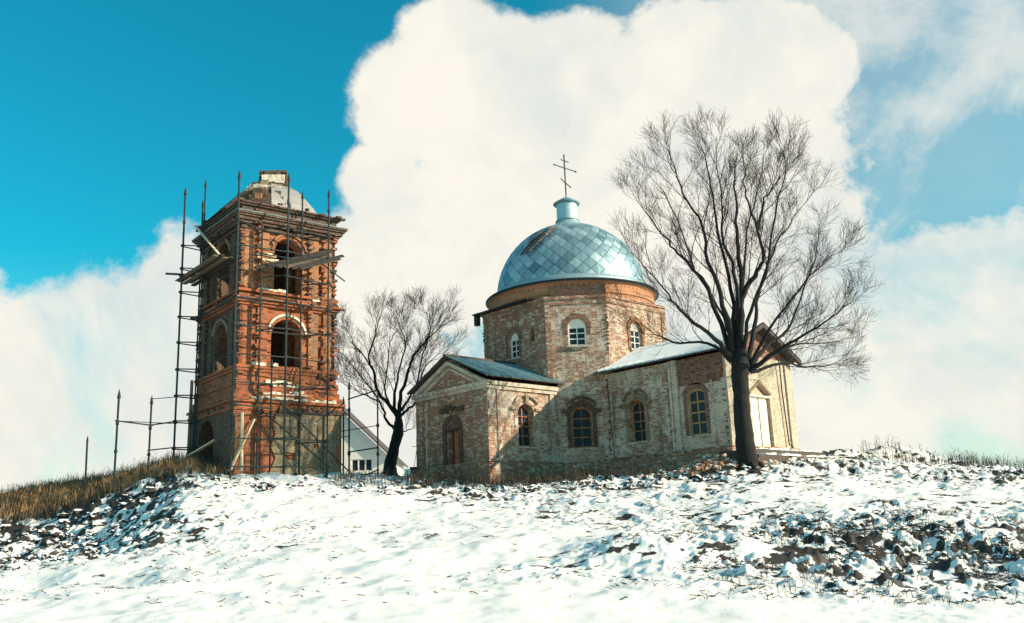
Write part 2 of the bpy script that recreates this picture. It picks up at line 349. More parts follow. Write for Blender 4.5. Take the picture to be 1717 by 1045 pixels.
def terrain(X, Y, detail=True):
    X = np.asarray(X, float); Y = np.asarray(Y, float)
    dx, dy = X-CAM.x, Y-CAM.y; fwd = dx*FH.x+dy*FH.y; lat = dx*RH.x+dy*RH.y
    rho = np.hypot(dx, dy); phi = np.arctan2(lat, fwd)
    pc = np.clip(phi, math.atan(TC[0]), math.atan(TC[-1])); d = rho*np.cos(pc); t = np.tan(pc)
    ti = np.clip((t-TF[0])/(TF[-1]-TF[0])*199, 0, 198.999); di = np.clip(d/.5, 0, 119.999)
    a = ti.astype(int); b_ = di.astype(int); fa = ti-a; fb = di-b_
    z = (ZG[a, b_]*(1-fa)+ZG[a+1, b_]*fa)*(1-fb)+(ZG[a, b_+1]*(1-fa)+ZG[a+1, b_+1]*fa)*fb
    side = sstep(np.abs(phi), math.radians(40), math.radians(80))
    z = z*(1-side)+(-4.2)*side
    z = z-sstep(rho, 65, 200)*2.0
    nat = (1-sstep(rho, 60, 90))
    # right: low bank across the slope; left: steep dark bank
    z += nat*.42*sstep(d, 24.2, 25.4)*sstep(t, .02, .12)*(1-sstep(d, 25.4, 31))*(.6+.8*fbm(X*.35, Y*.35, 2, 9))
    for (bx, by, bd, r_, h) in ((1395, 775, 49, 1.7, .75), (1480, 780, 50, 1.8, .75), (1560, 780, 51, 2.4, .9), (1180, 790, 40.5, 2.0, .28), (262, 790, 44.5, 2.0, .45), (310, 790, 43.8, 1.6, .35), (1330, 790, 41.5, 1.6, .18)):
        p = at(bx, by, bd); z += h*np.exp(-((X-p.x)**2+(Y-p.y)**2)/r_**2)
    if detail:
        z += nat*((fbm(X*.22, Y*.22, 3, 1)-.5)*.55*sstep(rho, 14, 26) + (fbm(X*.9, Y*.9, 3, 2)-.5)*.26*sstep(rho, 12, 22))
        rough_ = roughness(X, Y, d, t)
        n_ = fbm(X*2.6, Y*2.6, 3, 3); n2_ = fbm(X*6.5, Y*6.5, 2, 4)
        z += nat*rough_*(.38*np.clip(n_-.50, 0, 1)+.10*(n2_-.45)*sstep(n_, .45, .6))
        # around the buildings keep it calmer
    return z
def roughness(X, Y, d, t):
    r_ = .16+.6*sstep(fbm(X*.16, Y*.16, 2, 6), .46, .64)
    r_ += 1.1*sstep(t, .12, .42)*(1-sstep(d, 27, 34))*sstep(d, 18, 21)        # clods lower right
    r_ += .9*(1-sstep(t, -.42, -.25))*sstep(d, 29, 33)                            # bank at the left
    r_ += .75*sstep(d, 36, 40)                                                    # crest
    r_ += .3*sstep(t, .1, .3)
    r_ *= (.25+.75*sstep(d, 18.5, 23))
    r_ *= 1-.65*sstep(d, 22, 25)*(1-sstep(d, 28, 31))*(1-sstep(t, -.08, .05))
    return r_
def axis_angles():
    a = np.linspace(-33, 33, 700); b_ = np.linspace(33, 180, 34)[1:]
    return np.radians(np.concatenate([-b_[::-1], a, b_[:-1]]))
ANG = axis_angles()
RAD = np.concatenate([[.4, 2, 5, 8, 11, 13], np.arange(14, 50, .078), np.arange(50, 62, .3), 62*1.13**np.arange(0, 34)])
PH, RR = np.meshgrid(ANG, RAD)
DX = np.cos(PH)*FH.x+np.sin(PH)*RH.x; DY = np.cos(PH)*FH.y+np.sin(PH)*RH.y
GX = CAM.x+RR*DX; GY = CAM.y+RR*DY; GZ = terrain(GX, GY)
n_r, n_a_ = GX.shape
Vg = np.stack([GX, GY, GZ], -1).reshape(-1, 3); idx = np.arange(n_r*n_a_).reshape(n_r, n_a_)
nxt = np.roll(idx, -1, axis=1)
Q = np.stack([idx[:-1], idx[1:], nxt[1:], nxt[:-1]], -1).reshape(-1, 4)
me = bpy.data.meshes.new('ground')
me.vertices.add(len(Vg)); me.vertices.foreach_set('co', Vg.ravel()); me.loops.add(Q.size); me.loops.foreach_set('vertex_index', Q.ravel())
me.polygons.add(len(Q)); me.polygons.foreach_set('loop_start', np.arange(0, Q.size, 4)); me.polygons.foreach_set('loop_total', np.full(len(Q), 4))
me.update(calc_edges=True); me.validate(); me.polygons.foreach_set('use_smooth', np.ones(len(me.polygons), bool))
dd = (GX-CAM.x)*FH.x+(GY-CAM.y)*FH.y; tt = ((GX-CAM.x)*RH.x+(GY-CAM.y)*RH.y)/np.maximum(dd, 1)
bare = -.10+.40*roughness(GX, GY, dd, tt)*sstep(fbm(GX*1.5, GY*1.5, 3, 11), .42, .60)+.5*roughness(GX, GY, dd, tt)*sstep(fbm(GX*4.2, GY*4.2, 3, 41), .56, .66)
bare += .25*sstep(tt, .22, .42)*(1-sstep(dd, 25, 30))*sstep(fbm(GX*3.1, GY*3.1, 3, 12), .5, .6)
bare += .50*(1-sstep(tt, -.42, -.30))*sstep(dd, 41.5, 43.5)+(1-sstep(tt, -.44, -.36))*sstep(dd, 33, 36)*(.02+.42*sstep(fbm(GX*.7, GY*.7, 3, 17), .45, .6))  # bare earth on the left bank, also darkening it in place of shade
LT = (GX-CAM.x)*RH.x+(GY-CAM.y)*RH.y
bare += .62*sstep(fbm(LT*1.1+40, dd*3.4, 3, 19), .60, .70)*sstep(fbm(GX*.33, GY*.33, 2, 23), .42, .58)*sstep(dd, 21, 26)
bare += .35*np.exp(-((tt+.02)/.13)**2)*sstep(dd, 41.5, 43)
bare += .32*sstep(tt, .02, .12)*np.exp(-((dd-24.8)/.5)**2)*sstep(fbm(GX*.5, GY*.5, 2, 13), .45, .55)
at_ = me.attributes.new('bare', 'FLOAT', 'POINT'); at_.data.foreach_set('value', bare.ravel().astype(np.float32))
me.materials.append(M_['ground']); go = link(bpy.data.objects.new('ground', me)); go['kind'] = 'structure'
def gz(x, y): return float(terrain(np.array([x]), np.array([y]))[0])

# ------------------------------------------------------------------ church
HA, HB, LA, LB, S, CC = 2.70, 2.65, 8.95, 11.55, 4.6, 2.37
EA, EB = 4.08, 4.60; BASE = -1.6
ch = thing('church', 'weathered brick church with grey metal dome, cross and two low wings in the snow', 'church', (0, 0, 0))
def church_part(mb, name, mats, **k): return mb.build(name, mats, ch, **k)
YA = Wall((0, -LA, 0), (1, 0, 0), (0, -1, 0)); XA = Wall((HA, 0, 0), (0, 1, 0), (1, 0, 0)); XA2 = Wall((-HA, 0, 0), (0, -1, 0), (-1, 0, 0))
s2 = 1/math.sqrt(2); dmid = (S+CC)/2
CHF = Wall((dmid, -dmid, 0), (s2, s2, 0), (s2, -s2, 0))
YB = Wall((0, -HB, 0), (1, 0, 0), (0, -1, 0)); YB2 = Wall((0, HB, 0), (-1, 0, 0), (0, 1, 0)); GB = Wall((LB, 0, 0), (0, 1, 0), (1, 0, 0))
OL = Wall((0, -S, 0), (1, 0, 0), (0, -1, 0)); OR = Wall((S, 0, 0), (0, 1, 0), (1, 0, 0))
hd = (S-CC)*s2                                   # half width of the diagonal face
# --- openings
wA = arch(-6.56, 1.06, 3.08, 1.02, rise=.42); wC = arch(.02, 1.03, 3.06, 1.02, rise=.42); wB1 = arch(6.36, 1.08, 3.08, .98, rise=.42)
wB2 = arch(9.86, 1.04, 3.12, .94, rise=.22); dA = arch(.12, .0, 2.5, .92, rise=.4)
dB = [(-.82, .38), (.78, .38), (.78, 2.85), (-.02, 3.35), (-.82, 2.85)]
# --- wing toward the left (arm A)
mb = MB(); YA.face(mb, [(-HA, BASE), (HA, BASE), (HA, EA), (0, 5.50), (-HA, EA)], [dA], .35); church_part(mb, 'wall', 'church')
mb = MB(); XA.face(mb, [(-LA, BASE), (-(S+CC-HA), BASE), (-(S+CC-HA), EA), (-LA, EA)], [wA], .38); church_part(mb, 'wall', 'church_pale')
mb = MB(); XA2.face(mb, [(S+.01-.6, BASE), (LA, BASE), (LA, EA), (S+.01-.6, EA)]); church_part(mb, 'wall', 'church')
mb = MB(); hh = hd+(HA-CC)*0+1e-3
ua, ub = ((HA-dmid)+(HA-(S+CC)+dmid))*s2, ((S+CC-HB-dmid)+(-HB+dmid))*s2
CHF.face(mb, [(ua, BASE), (ub, BASE), (ub, 4.3), (hd, 4.3), (hd, 8.76), (-hd, 8.76), (-hd, 4.3), (ua, 4.3)], [wC, arch(.02, 6.17, 7.58, .92)], .38)
church_part(mb, 'wall', 'church_pale')
mb = MB(); YB.face(mb, [(S+CC-HB, BASE), (8.75, BASE), (8.75, EB), (S+CC-HB, EB)], [wB1], .38); church_part(mb, 'wall', 'church_pale')
mb = MB(); YB.face(mb, [(8.75, BASE), (LB, BASE), (LB, 3.45), (8.75, 3.45)], [wB2], .38, n=.0); church_part(mb, 'wall', 'plaster')
mb = MB(); YB.face(mb, [(8.75, 3.45), (LB, 3.45), (LB, EB), (8.75, EB)]); YB.face(mb, [(9.0, 3.35), (LB-.25, 3.3), (LB-.1, EB-.1), (8.9, EB-.1)], n=.03); church_part(mb, 'wall', 'church_red')  # red brick band whose dark tone also holds the eave shadow
mb = MB(); YB2.face(mb, [(-LB, BASE), (-4.0, BASE), (-4.0, EB), (-LB, EB)]); church_part(mb, 'wall', 'church')
mb = MB(); GB.face(mb, [(-HB, BASE), (HB, BASE), (HB, EB), (-HB, EB)], [dB], .3); church_part(mb, 'wall', 'cream')
mb = MB(); GB.face(mb, [(-HB, EB), (HB, EB), (0, 5.98)]); church_part(mb, 'gable', 'church_red')
# --- octagon
mb = MB(); OL.face(mb, [(-CC, BASE), (CC, BASE), (CC, 8.76), (-CC, 8.76)], [arch(-.03, 6.0, 7.36, .76), arch(1.42, 6.66, 7.34, .30, rise=.15)], .38); church_part(mb, 'wall', 'church')
mb = MB(); OR.face(mb, [(-CC, BASE), (CC, BASE), (CC, 8.76), (-CC, 8.76)], [arch(-.16, 6.1, 7.58, .88)], .38); church_part(mb, 'wall', 'church_pale')
mb = MB(); op = [(CC, -S), (S, -CC), (S, CC), (CC, S), (-CC, S), (-S, CC), (-S, -CC), (-CC, -S)]
for i in (2, 3, 4, 5, 6):
    a, c = op[i], op[(i+1) % 8]; mb.poly([(*a, BASE), (*c, BASE), (*c, 8.76), (*a, 8.76)])
church_part(mb, 'wall', 'church')
def offs(poly, o):
    n = len(poly); out = []
    for i in range(n):
        p0, p1, p2 = Vector(poly[i-1]), Vector(poly[i]), Vector(poly[(i+1) % n])
        e1 = (p1-p0).normalized(); e2 = (p2-p1).normalized(); n1_ = Vector((e1.y, -e1.x)); n2_ = Vector((e2.y, -e2.x))
        bz = (n1_+n2_); out.append(p1+bz*(o/(1+n1_.dot(n2_))))
    return out
def slab(mb, poly, o, z0, z1, mi=0):
    q = offs(poly, o); mb.prism([(*p, z0) for p in q], [(*p, z1) for p in q], mi)
mb = MB(); slab(mb, op, .05, 8.34, 8.46); slab(mb, op, .07, 8.64, 8.775); church_part(mb, 'cornice', 'church')
# pilasters on the octagon corners
for Wl, us in ((OL, (CC-.27, -CC+.02, -CC+.62)), (CHF, (-hd+.01,)), (OR, (CC-.33,))):
    for u_ in us: mb = MB(); Wl.box(mb, u_, u_+.28, 4.6, 8.33, -.05, .045); church_part(mb, 'pilaster', 'church')
# metal flashing with a box gutter on the left shoulder of the octagon
mb = MB(); OL.box(mb, -CC-.5, CC-.8, 8.79, 8.85, -.5, .42); OL.box(mb, -CC-.42, -CC-.16, 8.20, 8.785, .1, .34); church_part(mb, 'flashing', 'iron')
mb = MB(); CHF.box(mb, -hd+.35, hd+.0, 8.785, 9.32, -.6, -.03, jit=.03); church_part(mb, 'attic_masonry', 'ruin_dark')
# --- plinths, bands and pilasters
rectA = [(-HA, -LA), (HA, -LA), (HA, -3.9), (-HA, -3.9)]
rectB = [(3.9, -HB), (LB, -HB), (LB, HB), (3.9, HB)]
mb = MB(); slab(mb, rectA, .10, BASE, .30); slab(mb, rectA, .14, .305, .36); slab(mb, rectB, .10, BASE, .36); slab(mb, rectB, .15, .365, .43)
CHF.box(mb, ua+.12, ub-.12, BASE, .33, -.1, .098); church_part(mb, 'plinth', 'church')
mb = MB(); YA.box(mb, -HA-.12, HA+.12, 3.72, 3.86, -.1, .12); YA.box(mb, -HA-.2, HA+.2, 3.865, 4.06, -.1, .22)
XA.box(mb, -LA+.0, -4.45, 3.69, 3.855, -.1, .11); XA.box(mb, -LA+.0, -4.4, 3.87, 4.055, -.1, .20)
church_part(mb, 'cornice', 'plaster')
mb = MB()
for sg in (-1, 1):      # raking cornice of the pediment
    q = [(sg*(HA+.32), 3.98), (0, 5.40), (0, 5.20), (sg*(HA+.05), 3.88)]
    YA.slab(mb, q if sg > 0 else q[::-1], -.05, .24)
    q = [(sg*(HA-.5), 4.08), (0, 5.10), (0, 4.98), (sg*(HA-.85), 4.065)]
    YA.slab(mb, q if sg > 0 else q[::-1], -.05, .12)
church_part(mb, 'pediment_moulding', 'plaster')
for Wl, a, b_, z0, z1, pr_, m_ in ((YA, -HA-.06, -HA+.5, .37, 3.71, .06, 'church'), (YA, HA-.5, HA+.06, .37, 3.71, .06, 'church'), (YA, -2.0, -1.9, .37, 3.6, .05, 'plaster'),
        (XA, -LA, -LA+.42, .37, 3.68, .055, 'church_pale'), (XA, -LA+.55, -LA+.75, .37, 3.68, .05, 'church_pale'), (XA, -4.9, -4.62, .37, 3.68, .07, 'plaster'),
        (YB, 8.45, 8.60, .44, EB, .09, 'plaster'), (YB, 8.68, 8.98, .44, EB, .14, 'plaster'), (YB, 10.75, 10.85, .44, 3.4, .05, 'plaster'), (YB, 4.75, 4.90, .44, 4.3, .06, 'church_pale'),
        (GB, HB-.42, HB+.08, .44, EB, .08, 'cream'), (GB, -HB-.02, -HB+.5, .44, EB, .08, 'cream')):
    mb = MB(); Wl.box(mb, a, b_, z0, z1, -.05, pr_); church_part(mb, 'pilaster', m_)
mb = MB(); mb.tube([GB.p(1.67, 4.4, .16), GB.p(1.70, 3.2, .12), GB.p(1.85, .6, .12), GB.p(1.9, .45, .3)], .032, 8); church_part(mb, 'drainpipe', 'iron')
mb = MB(); mb.tube([YB.p(4.62, 4.3, .06), YB.p(4.75, 2, .06), YB.p(4.85, .1, .06)], .02, 6); church_part(mb, 'drainpipe', 'iron')
mb = MB()
for Wl, us, z0, z1, n in ((YA, (-HA, HA), -.6, 3.7, 40), (XA, (-LA,), -.6, 3.7, 25), (CHF, (-hd, hd), 4.4, 8.5, 45), (OL, (-CC,), 5, 8.5, 20), (OR, (CC,), 5, 8.5, 20), (YB, (8.5, LB, 4.6), -.6, 4.4, 70), (YA, (.0,), 2.5, 3.3, 20)):
    for _ in range(n):
        u_ = random.choice(us)*.99+random.uniform(-.05, .03); z_ = random.uniform(z0, z1); a = random.uniform(.04, .085); h = random.uniform(.03, .045)
        Wl.box(mb, u_-a, u_+a, z_-h, z_+h, -.08, random.uniform(.01, .05), jit=.008)
church_part(mb, 'chipped_bricks', 'church_red', stuff=True)
# --- roofs
def roof(name, mats, P0, P1, eave, zr, ze, lam=.18, amp=.028, thick=.05, wav=True, jit=0, parent=ch, under='darkroof'):
    """one slope of corrugated sheet: ridge line P0->P1, eave offset vector"""
    P0, P1, eave = Vector(P0), Vector(P1), Vector(eave); Ln = (P1-P0).length; n = int(Ln/lam*6)
    mb = MB(); rows = []; rows2 = []
    for k in range(7):
        t = k/6; rr = []; r2 = []
        for i in range(n+1):
            s_ = i/n; j = random.uniform(-1, 1)*jit if k == 6 else 0
            w_ = amp*math.cos(2*math.pi*s_*Ln/lam) if wav else 0
            p = P0.lerp(P1, s_)+eave*(t+j)+Zv*(zr+(ze-zr)*t+w_)
            rr.append(p); r2.append(p-Zv*thick)
        rows.append(rr); rows2.append(r2)
    mb.grid(rows); mb.grid([r_[::-1] for r_ in rows2], 1)
    mb.grid([rows[6], rows2[6]], 1); mb.grid([[r_[0] for r_ in rows2], [r_[0] for r_ in rows]], 1); mb.grid([[r_[-1] for r_ in rows], [r_[-1] for r_ in rows2]], 1)
    return mb.build(name, [mats, under], parent, smooth_=False)
roof('roof_slope', 'slate', (0, -9.32, 0), (0, -4.0, 0), (3.05, 0, 0), 5.66, 4.27)
roof('roof_slope', 'slate', (0, -9.32, 0), (0, -4.0, 0), (-3.1, 0, 0), 5.66, 4.20)
mb = MB(); mb.tube([(0, -9.34, 5.67), (0, -4.4, 5.67)], .09, 8); church_part(mb, 'ridge_cap', 'darkroof')
roof('roof_slope', 'slate', (4.0, 0, 0), (12.1, 0, 0), (0, -3.02, 0), 6.16, 4.69)
roof('roof_slope', 'slate', (4.0, 0, 0), (12.1, 0, 0), (0, 3.02, 0), 6.16, 4.62)
sn = roof('roof_snow', 'snow', (4.3, -.02, 0), (12.08, -.02, 0), (0, -2.98, 0), 6.24, 4.77, amp=.022, thick=.045, jit=.012, under='snow'); sn['label'] = 'thin snow lying on the corrugated slope'
mb = MB()
for sg in (-1, 1):          # barge boards
    q = [(sg*3.1, 4.50), (0, 6.10), (0, 5.92), (sg*3.0, 4.40)]
    GB.slab(mb, q if sg > 0 else q[::-1], .40, .56)
church_part(mb, 'barge_board', 'wood_dark')
# --- dome with diamond sheets
mb = MB(); mb.lathe([(4.58, 8.6), (4.58, 9.55), (4.70, 9.62), (4.70, 9.70)], 96); mb.lathe([(4.58, 9.02), (4.65, 9.04), (4.65, 9.08), (4.58, 9.10)], 96); church_part(mb, 'drum', 'drum', smooth_=False)
DZ, DR = 9.93, 4.22
mb = MB(); prof = [(4.75, 9.66), (4.86, 9.72), (4.86, 9.78), (4.30, 9.92)] + [(DR*.992*math.cos(a), DZ+DR*.992*math.sin(a)) for a in np.linspace(.0, 1.5, 26)]
mb.lathe(prof[:4], 96, mi=1); mb.lathe(prof[3:], 96, mi=0); dome = church_part(mb, 'dome', ['iron', 'sheet0'], smooth_=True)
mb = MB(); mb.lathe([(4.67, 9.64), (4.885, 9.705), (4.885, 9.75), (4.86, 9.76)], 96); mb.build('drip_edge', 'iron', dome, smooth_=True)
NA = 34; rows = []; ph = .035
while ph < 1.42: rows.append(ph); ph += .083+.010*ph
def sp(th, ph, rr=DR): return Vector((rr*math.cos(ph)*math.cos(th), rr*math.cos(ph)*math.sin(th), DZ+rr*math.sin(ph)))
cand = []
for j in range(len(rows)-1):
    for i in range(NA):
        th = (i+.5*(j % 2))*2*math.pi/NA; dth = math.pi/NA
        lo = rows[j-1] if j > 0 else rows[0]-.02
        c = [(-dth, rows[j]), (0, lo), (dth, rows[j]), (0, rows[j+1])]
        pc = sp(th, rows[j]); nrm = (pc-Vector((0, 0, DZ))).normalized(); vdir = (CAM-pc)
        size = DR*math.cos(rows[j])*dth*max(nrm.dot(vdir.normalized()), 0)
        cand.append((-size, j, i, th, c))
cand.sort(key=lambda a: a[0]); far = MB()
for rank, (sz, j, i, th, c) in enumerate(cand):
    r_ = random.Random(j*100+i); tl = [r_.uniform(0, .007) for _ in range(4)]
    up_ = [sp(th+a*.95, (rows[j]+(p-rows[j])*.95), DR+.008+t_) for (a, p), t_ in zip(c, tl)]; dn = [sp(th+a*.95, rows[j]+(p-rows[j])*.95, DR-.03) for a, p in c]
    ctr = sp(th, rows[j], DR+.016)
    if rank < 300: mbp = MB()
    else: mbp = far
    mi = 0 if rank < 300 else r_.choice([0, 1, 2, 3, 4])
    for k in range(4):
        k2 = (k+1) % 4; mbp.poly([up_[k], up_[k2], ctr], mi); mbp.poly([dn[k], dn[k2], up_[k2], up_[k]], mi)
    if rank < 300: mbp.build('metal_sheet', 'sheet%d' % r_.choice([0, 1, 1, 2, 3, 4, 4, 0, 3]), dome, uv=False)
far.build('metal_sheets_beyond', ['sheet%d' % k for k in range(5)], dome, stuff=True, uv=False)
mb = MB(); mb.lathe([(1.05, 14.02), (.80, 14.22), (.66, 14.38), (.66, 14.42)], 24); mb.lathe([(.60, 14.4), (.60, 15.50)], 24)
church_part(mb, 'lantern', 'sheet1', smooth_=True)
mb = MB(); mb.lathe([(4.33, 9.90), (4.31, 9.99), (4.26, 10.16), (4.22, 10.17)], 96); mb.build('base_strip', 'sheet3', dome, smooth_=True)
mb = MB(); mb.lathe([(.62, 14.40), (.70, 14.42), (.70, 14.47), (.60, 14.49)], 24); church_part(mb, 'lantern_ring', 'slate', smooth_=True); mb = MB(); mb.lathe([(.58, 15.46), (.78, 15.50), (.78, 15.54), (.70, 15.60), (.30, 15.84), (.06, 15.92), (.03, 16.1)], 24); church_part(mb, 'lantern_cap', 'slate', smooth_=True)
Dv = Vector((0, 1, 0)); mb = MB(); t = .035
mb.tube([(0, 0, 15.9), (0, 0, 18.5)], .038, 6); cross = church_part(mb, 'cross', 'iron')
for (a, za, b_, zb) in ((-.88, 17.74, .88, 17.74), (-.32, 18.2, .32, 18.2), (-.42, 17.0, .42, 16.62)):
    mb = MB(); mb.tube([Dv*a+Zv*za+Vector((.04, 0, 0)), Dv*b_+Zv*zb+Vector((.04, 0, 0))], .03, 6); mb.build('crossbar', 'iron', cross)
for p in ((0, 0, 18.55), (.04, -.9, 17.74), (.04, .9, 17.74)):
    mb = MB(); mb.tube([Vector(p)-Zv*.06, p, Vector(p)+Zv*.06], [.02, .06, .02], 6); mb.build('finial', 'iron', cross)
# broken ladder lying on the dome
lad = thing('roof_ladder', 'broken wooden ladder lying on the upper left of the metal dome', 'ladder', sp(R(-84), .75))
def dpt(k, off): th = R(-85+20*k); ph = .42+.46*k; p = sp(th, ph, DR+.12); tg = (sp(th+.02, ph, DR)-sp(th-.02, ph, DR)).normalized(); return p+tg*off
for off, kk in ((-.26, (0, .8)), (.26, (.05, 1))):
    mb = MB(); mb.tube([dpt(kk[0]+(kk[1]-kk[0])*i/6, off) for i in range(7)], .045, 5); mb.build('rail', 'wood' if off > 0 else 'wood_dark', lad)
for k in np.linspace(.04, .92, 9):
    mb = MB(); mb.tube([dpt(k, -.30), dpt(k+random.uniform(-.02, .02), .32)], .032, 5); mb.build('rung', 'wood_dark', lad)
for a, b_, o1, o2 in ((.55, .98, .35, .1), (.35, .75, -.4, -.2)):
    mb = MB(); mb.tube([dpt(a, o1)+Vector((0, 0, .06)), dpt(b_, o2)+Vector((0, 0, .1))], .04, 5); mb.build('loose_board', 'wood', lad)

# --- windows and doors
def bar(mb, Wl, u0_, u1, z0, z1, n, tk=.05, mi=0): Wl.box(mb, u0_, u1, z0, z1, n-tk/2, n+tk/2, mi)
def hood(Wl, uc, zs, wd, z0, mats='plaster', ears=True, jit=.0, proud=.1, rise=.42):
    mb = MB(); h = wd/2
    inn = arc_line(uc, zs, 1, 14); inn = [(uc+(a-uc)*(h+.02), zs+(b_-zs)*(rise+.02)) for a, b_ in inn]
    out = [(uc+(a-uc)/(h+.02)*(h+.27), zs+(b_-zs)/(rise+.02)*(rise+.28)) for a, b_ in inn]
    Wl.band(mb, inn, out, -.04, proud)
    for sg in (-1, 1): a, b_ = sorted((uc+sg*(h+.02), uc+sg*(h+.22))); Wl.box(mb, a, b_, z0+.0, zs, -.04, proud*.7)
    if ears:
        o2 = [(uc+(a-uc)*1.06, zs+(b_-zs)*1.04+.10) for a, b_ in out]; o3 = [(a, b_+.12) for a, b_ in o2]
        Wl.band(mb, o2[2:-2], o3[2:-2], -.04, proud+.10)
        for sg in (-1, 1): a, b_ = sorted((uc+sg*(h+.08), uc+sg*(h+.50))); Wl.box(mb, a, b_, zs+.12, zs+.27, -.04, proud+.10); Wl.box(mb, uc-.09, uc+.09, zs+rise+.02, zs+rise+.52, -.04, proud+.13) if sg > 0 else None
    return mb.build('window_surround', mats, ch)
def sill(Wl, uc, z, wd, mats='plaster'):
    mb = MB(); Wl.box(mb, uc-wd/2-.12, uc+wd/2+.12, z-.09, z-.01, -.1, .12); return mb.build('window_sill', mats, ch)
def window(Wl, uc, z0, zt, wd, cols, rws, fm, rise, n=-.28, grille=True, tymp=False, label=None, bw=.05):
    h = wd/2; mb = MB(); o = arch(uc, z0, zt, wd, 10, rise); i_ = arch(uc, z0+.08, zt-.08, wd-.16, 10, max(rise-.08, .05))
    zs = zt-rise
    for k in range(len(o)):
        k2 = (k+1) % len(o); q = [o[k], o[k2], i_[k2], i_[k]]; mb.prism([Wl.p(a, b_, n-.05) for a, b_ in q], [Wl.p(a, b_, n+.04) for a, b_ in q])
    fr = mb.build('window', fm, ch)
    if label: fr['label'] = label
    top = zs if tymp else zt-.10
    if tymp:
        mb = MB(); Wl.slab(mb, [(uc-h+.04, zs), (uc+h-.04, zs)]+arc_line(uc, zs, 1, 10)[0:0]+[(uc+(h-.05)*math.cos(math.pi*i/10), zs+(rise-.05)*math.sin(math.pi*i/10)) for i in range(1, 10)], n-.02, n+.02)
        mb.build('arched_panel', fm, fr)
    cw = (wd-.16)/cols; rh = (top-z0-.08)/rws
    for c in range(1, cols):
        mb = MB(); bar(mb, Wl, uc-h+.08+cw*c-bw/2, uc-h+.08+cw*c+bw/2, z0+.08, top, n); mb.build('glazing_bar', fm, fr)
    for r_ in range(1, rws+(1 if tymp else 0)):
        mb = MB(); z = z0+.08+rh*r_; bar(mb, Wl, uc-h+.08, uc+h-.08, z-bw/2, z+bw/2, n+.003); mb.build('glazing_bar', fm, fr)
    for c in range(cols):
        for r_ in range(rws):
            a0 = uc-h+.08+cw*c; zz0 = z0+.08+rh*r_; zz1 = zz0+rh
            lim = lambda u_: (zs+rise*math.sqrt(max(0, 1-((u_-uc)/h)**2))-.02) if not tymp else 99
            zL, zR = min(zz1, lim(a0)), min(zz1, lim(a0+cw)); zL, zR = max(zL, zz0+.02), max(zR, zz0+.02)
            mb = MB(); Wl.slab(mb, [(a0, zz0), (a0+cw, zz0), (a0+cw, zR), (a0, zL)], n-.02+random.uniform(-.003, .003), n-.012+random.uniform(-.003, .003)); mb.build('pane', 'glass', fr)
    mb = MB(); Wl.slab(mb, o, n-.12, n-.10); mb.build('dark_backing', 'dark', fr)  # near-black sheet stands for the unlit room behind
    if grille:
        for c in range(1, 4):
            mb = MB(); u_ = uc-h+wd*c/4; mb.tube([Wl.p(u_, z0, -.10), Wl.p(u_, zs+rise*math.sqrt(1-((u_-uc)/h)**2), -.10)], .014, 5); mb.build('grille_bar', 'iron', fr)
        for r_ in range(1, 6):
            mb = MB(); z = z0+(zs-z0)*r_/5.3; mb.tube([Wl.p(uc-h, z, -.105), Wl.p(uc+h, z, -.105)], .014, 5); mb.build('grille_bar', 'iron', fr)
    return fr
window(XA, -6.56, 1.06, 3.08, 1.02, 2, 4, 'orange_wood', .42, label='tall arched window with iron grille in the left wing')
window(CHF, .02, 1.03, 3.06, 1.02, 2, 4, 'orange_wood', .42, label='arched orange framed window under the front face of the octagon')
window(YB, 6.36, 1.08, 3.08, .98, 2, 4, 'orange_wood', .42, label='arched window with grille in the right wing near its middle')
window(YB, 9.86, 1.04, 3.12, .94, 2, 4, 'ochre_wood', .22, n=-.16, grille=False, bw=.07, label='ochre eight-pane window in the right wing beside the tree')
window(OL, -.03, 6.0, 7.36, .76, 2, 3, 'white', .38, n=-.2, grille=False, tymp=True, label='white six-pane window on the left face of the octagon')
window(CHF, .02, 6.17, 7.58, .92, 2, 3, 'white', .46, n=-.14, grille=False, tymp=True, label='white six-pane window on the front face of the octagon')
window(OR, -.16, 6.1, 7.58, .88, 2, 3, 'white', .44, n=-.14, grille=False, tymp=True, label='white window on the sunlit right face of the octagon')
hood(XA, -6.56, 2.66, 1.02, 1.06, 'church_pale', ears=True, proud=.05); hood(CHF, .02, 2.64, 1.02, 1.03, 'ruin_dark', ears=True, proud=.14)
hood(YB, 6.36, 2.66, .98, 1.08, 'ruin_plaster', ears=True, proud=.10); hood(YB, 9.86, 2.9, .94, 1.04, 'church_red', ears=False, proud=.03, rise=.22)
hood(OL, -.03, 6.98, .76, 6.0, 'church_red', ears=False, proud=.03, rise=.38); hood(CHF, .02, 7.12, .92, 6.17+.6, 'church_red', ears=False, proud=.03, rise=.46); hood(OR, -.16, 7.14, .88, 6.1, 'ruin_worn', ears=False, proud=.06, rise=.44)
for a in ((XA, -6.56, 1.06, 1.02), (CHF, .02, 1.03, 1.02), (YB, 6.36, 1.08, .98), (YB, 9.86, 1.04, 1.02), (OL, -.03, 6.0, .76), (CHF, .02, 6.17, .92), (OR, -.16, 6.1, .88)): sill(*a)
mb = MB(); OL.slab(mb, arch(1.42, 6.66, 7.34, .30, rise=.15), -.37, -.35); church_part(mb, 'niche_back', 'dark')
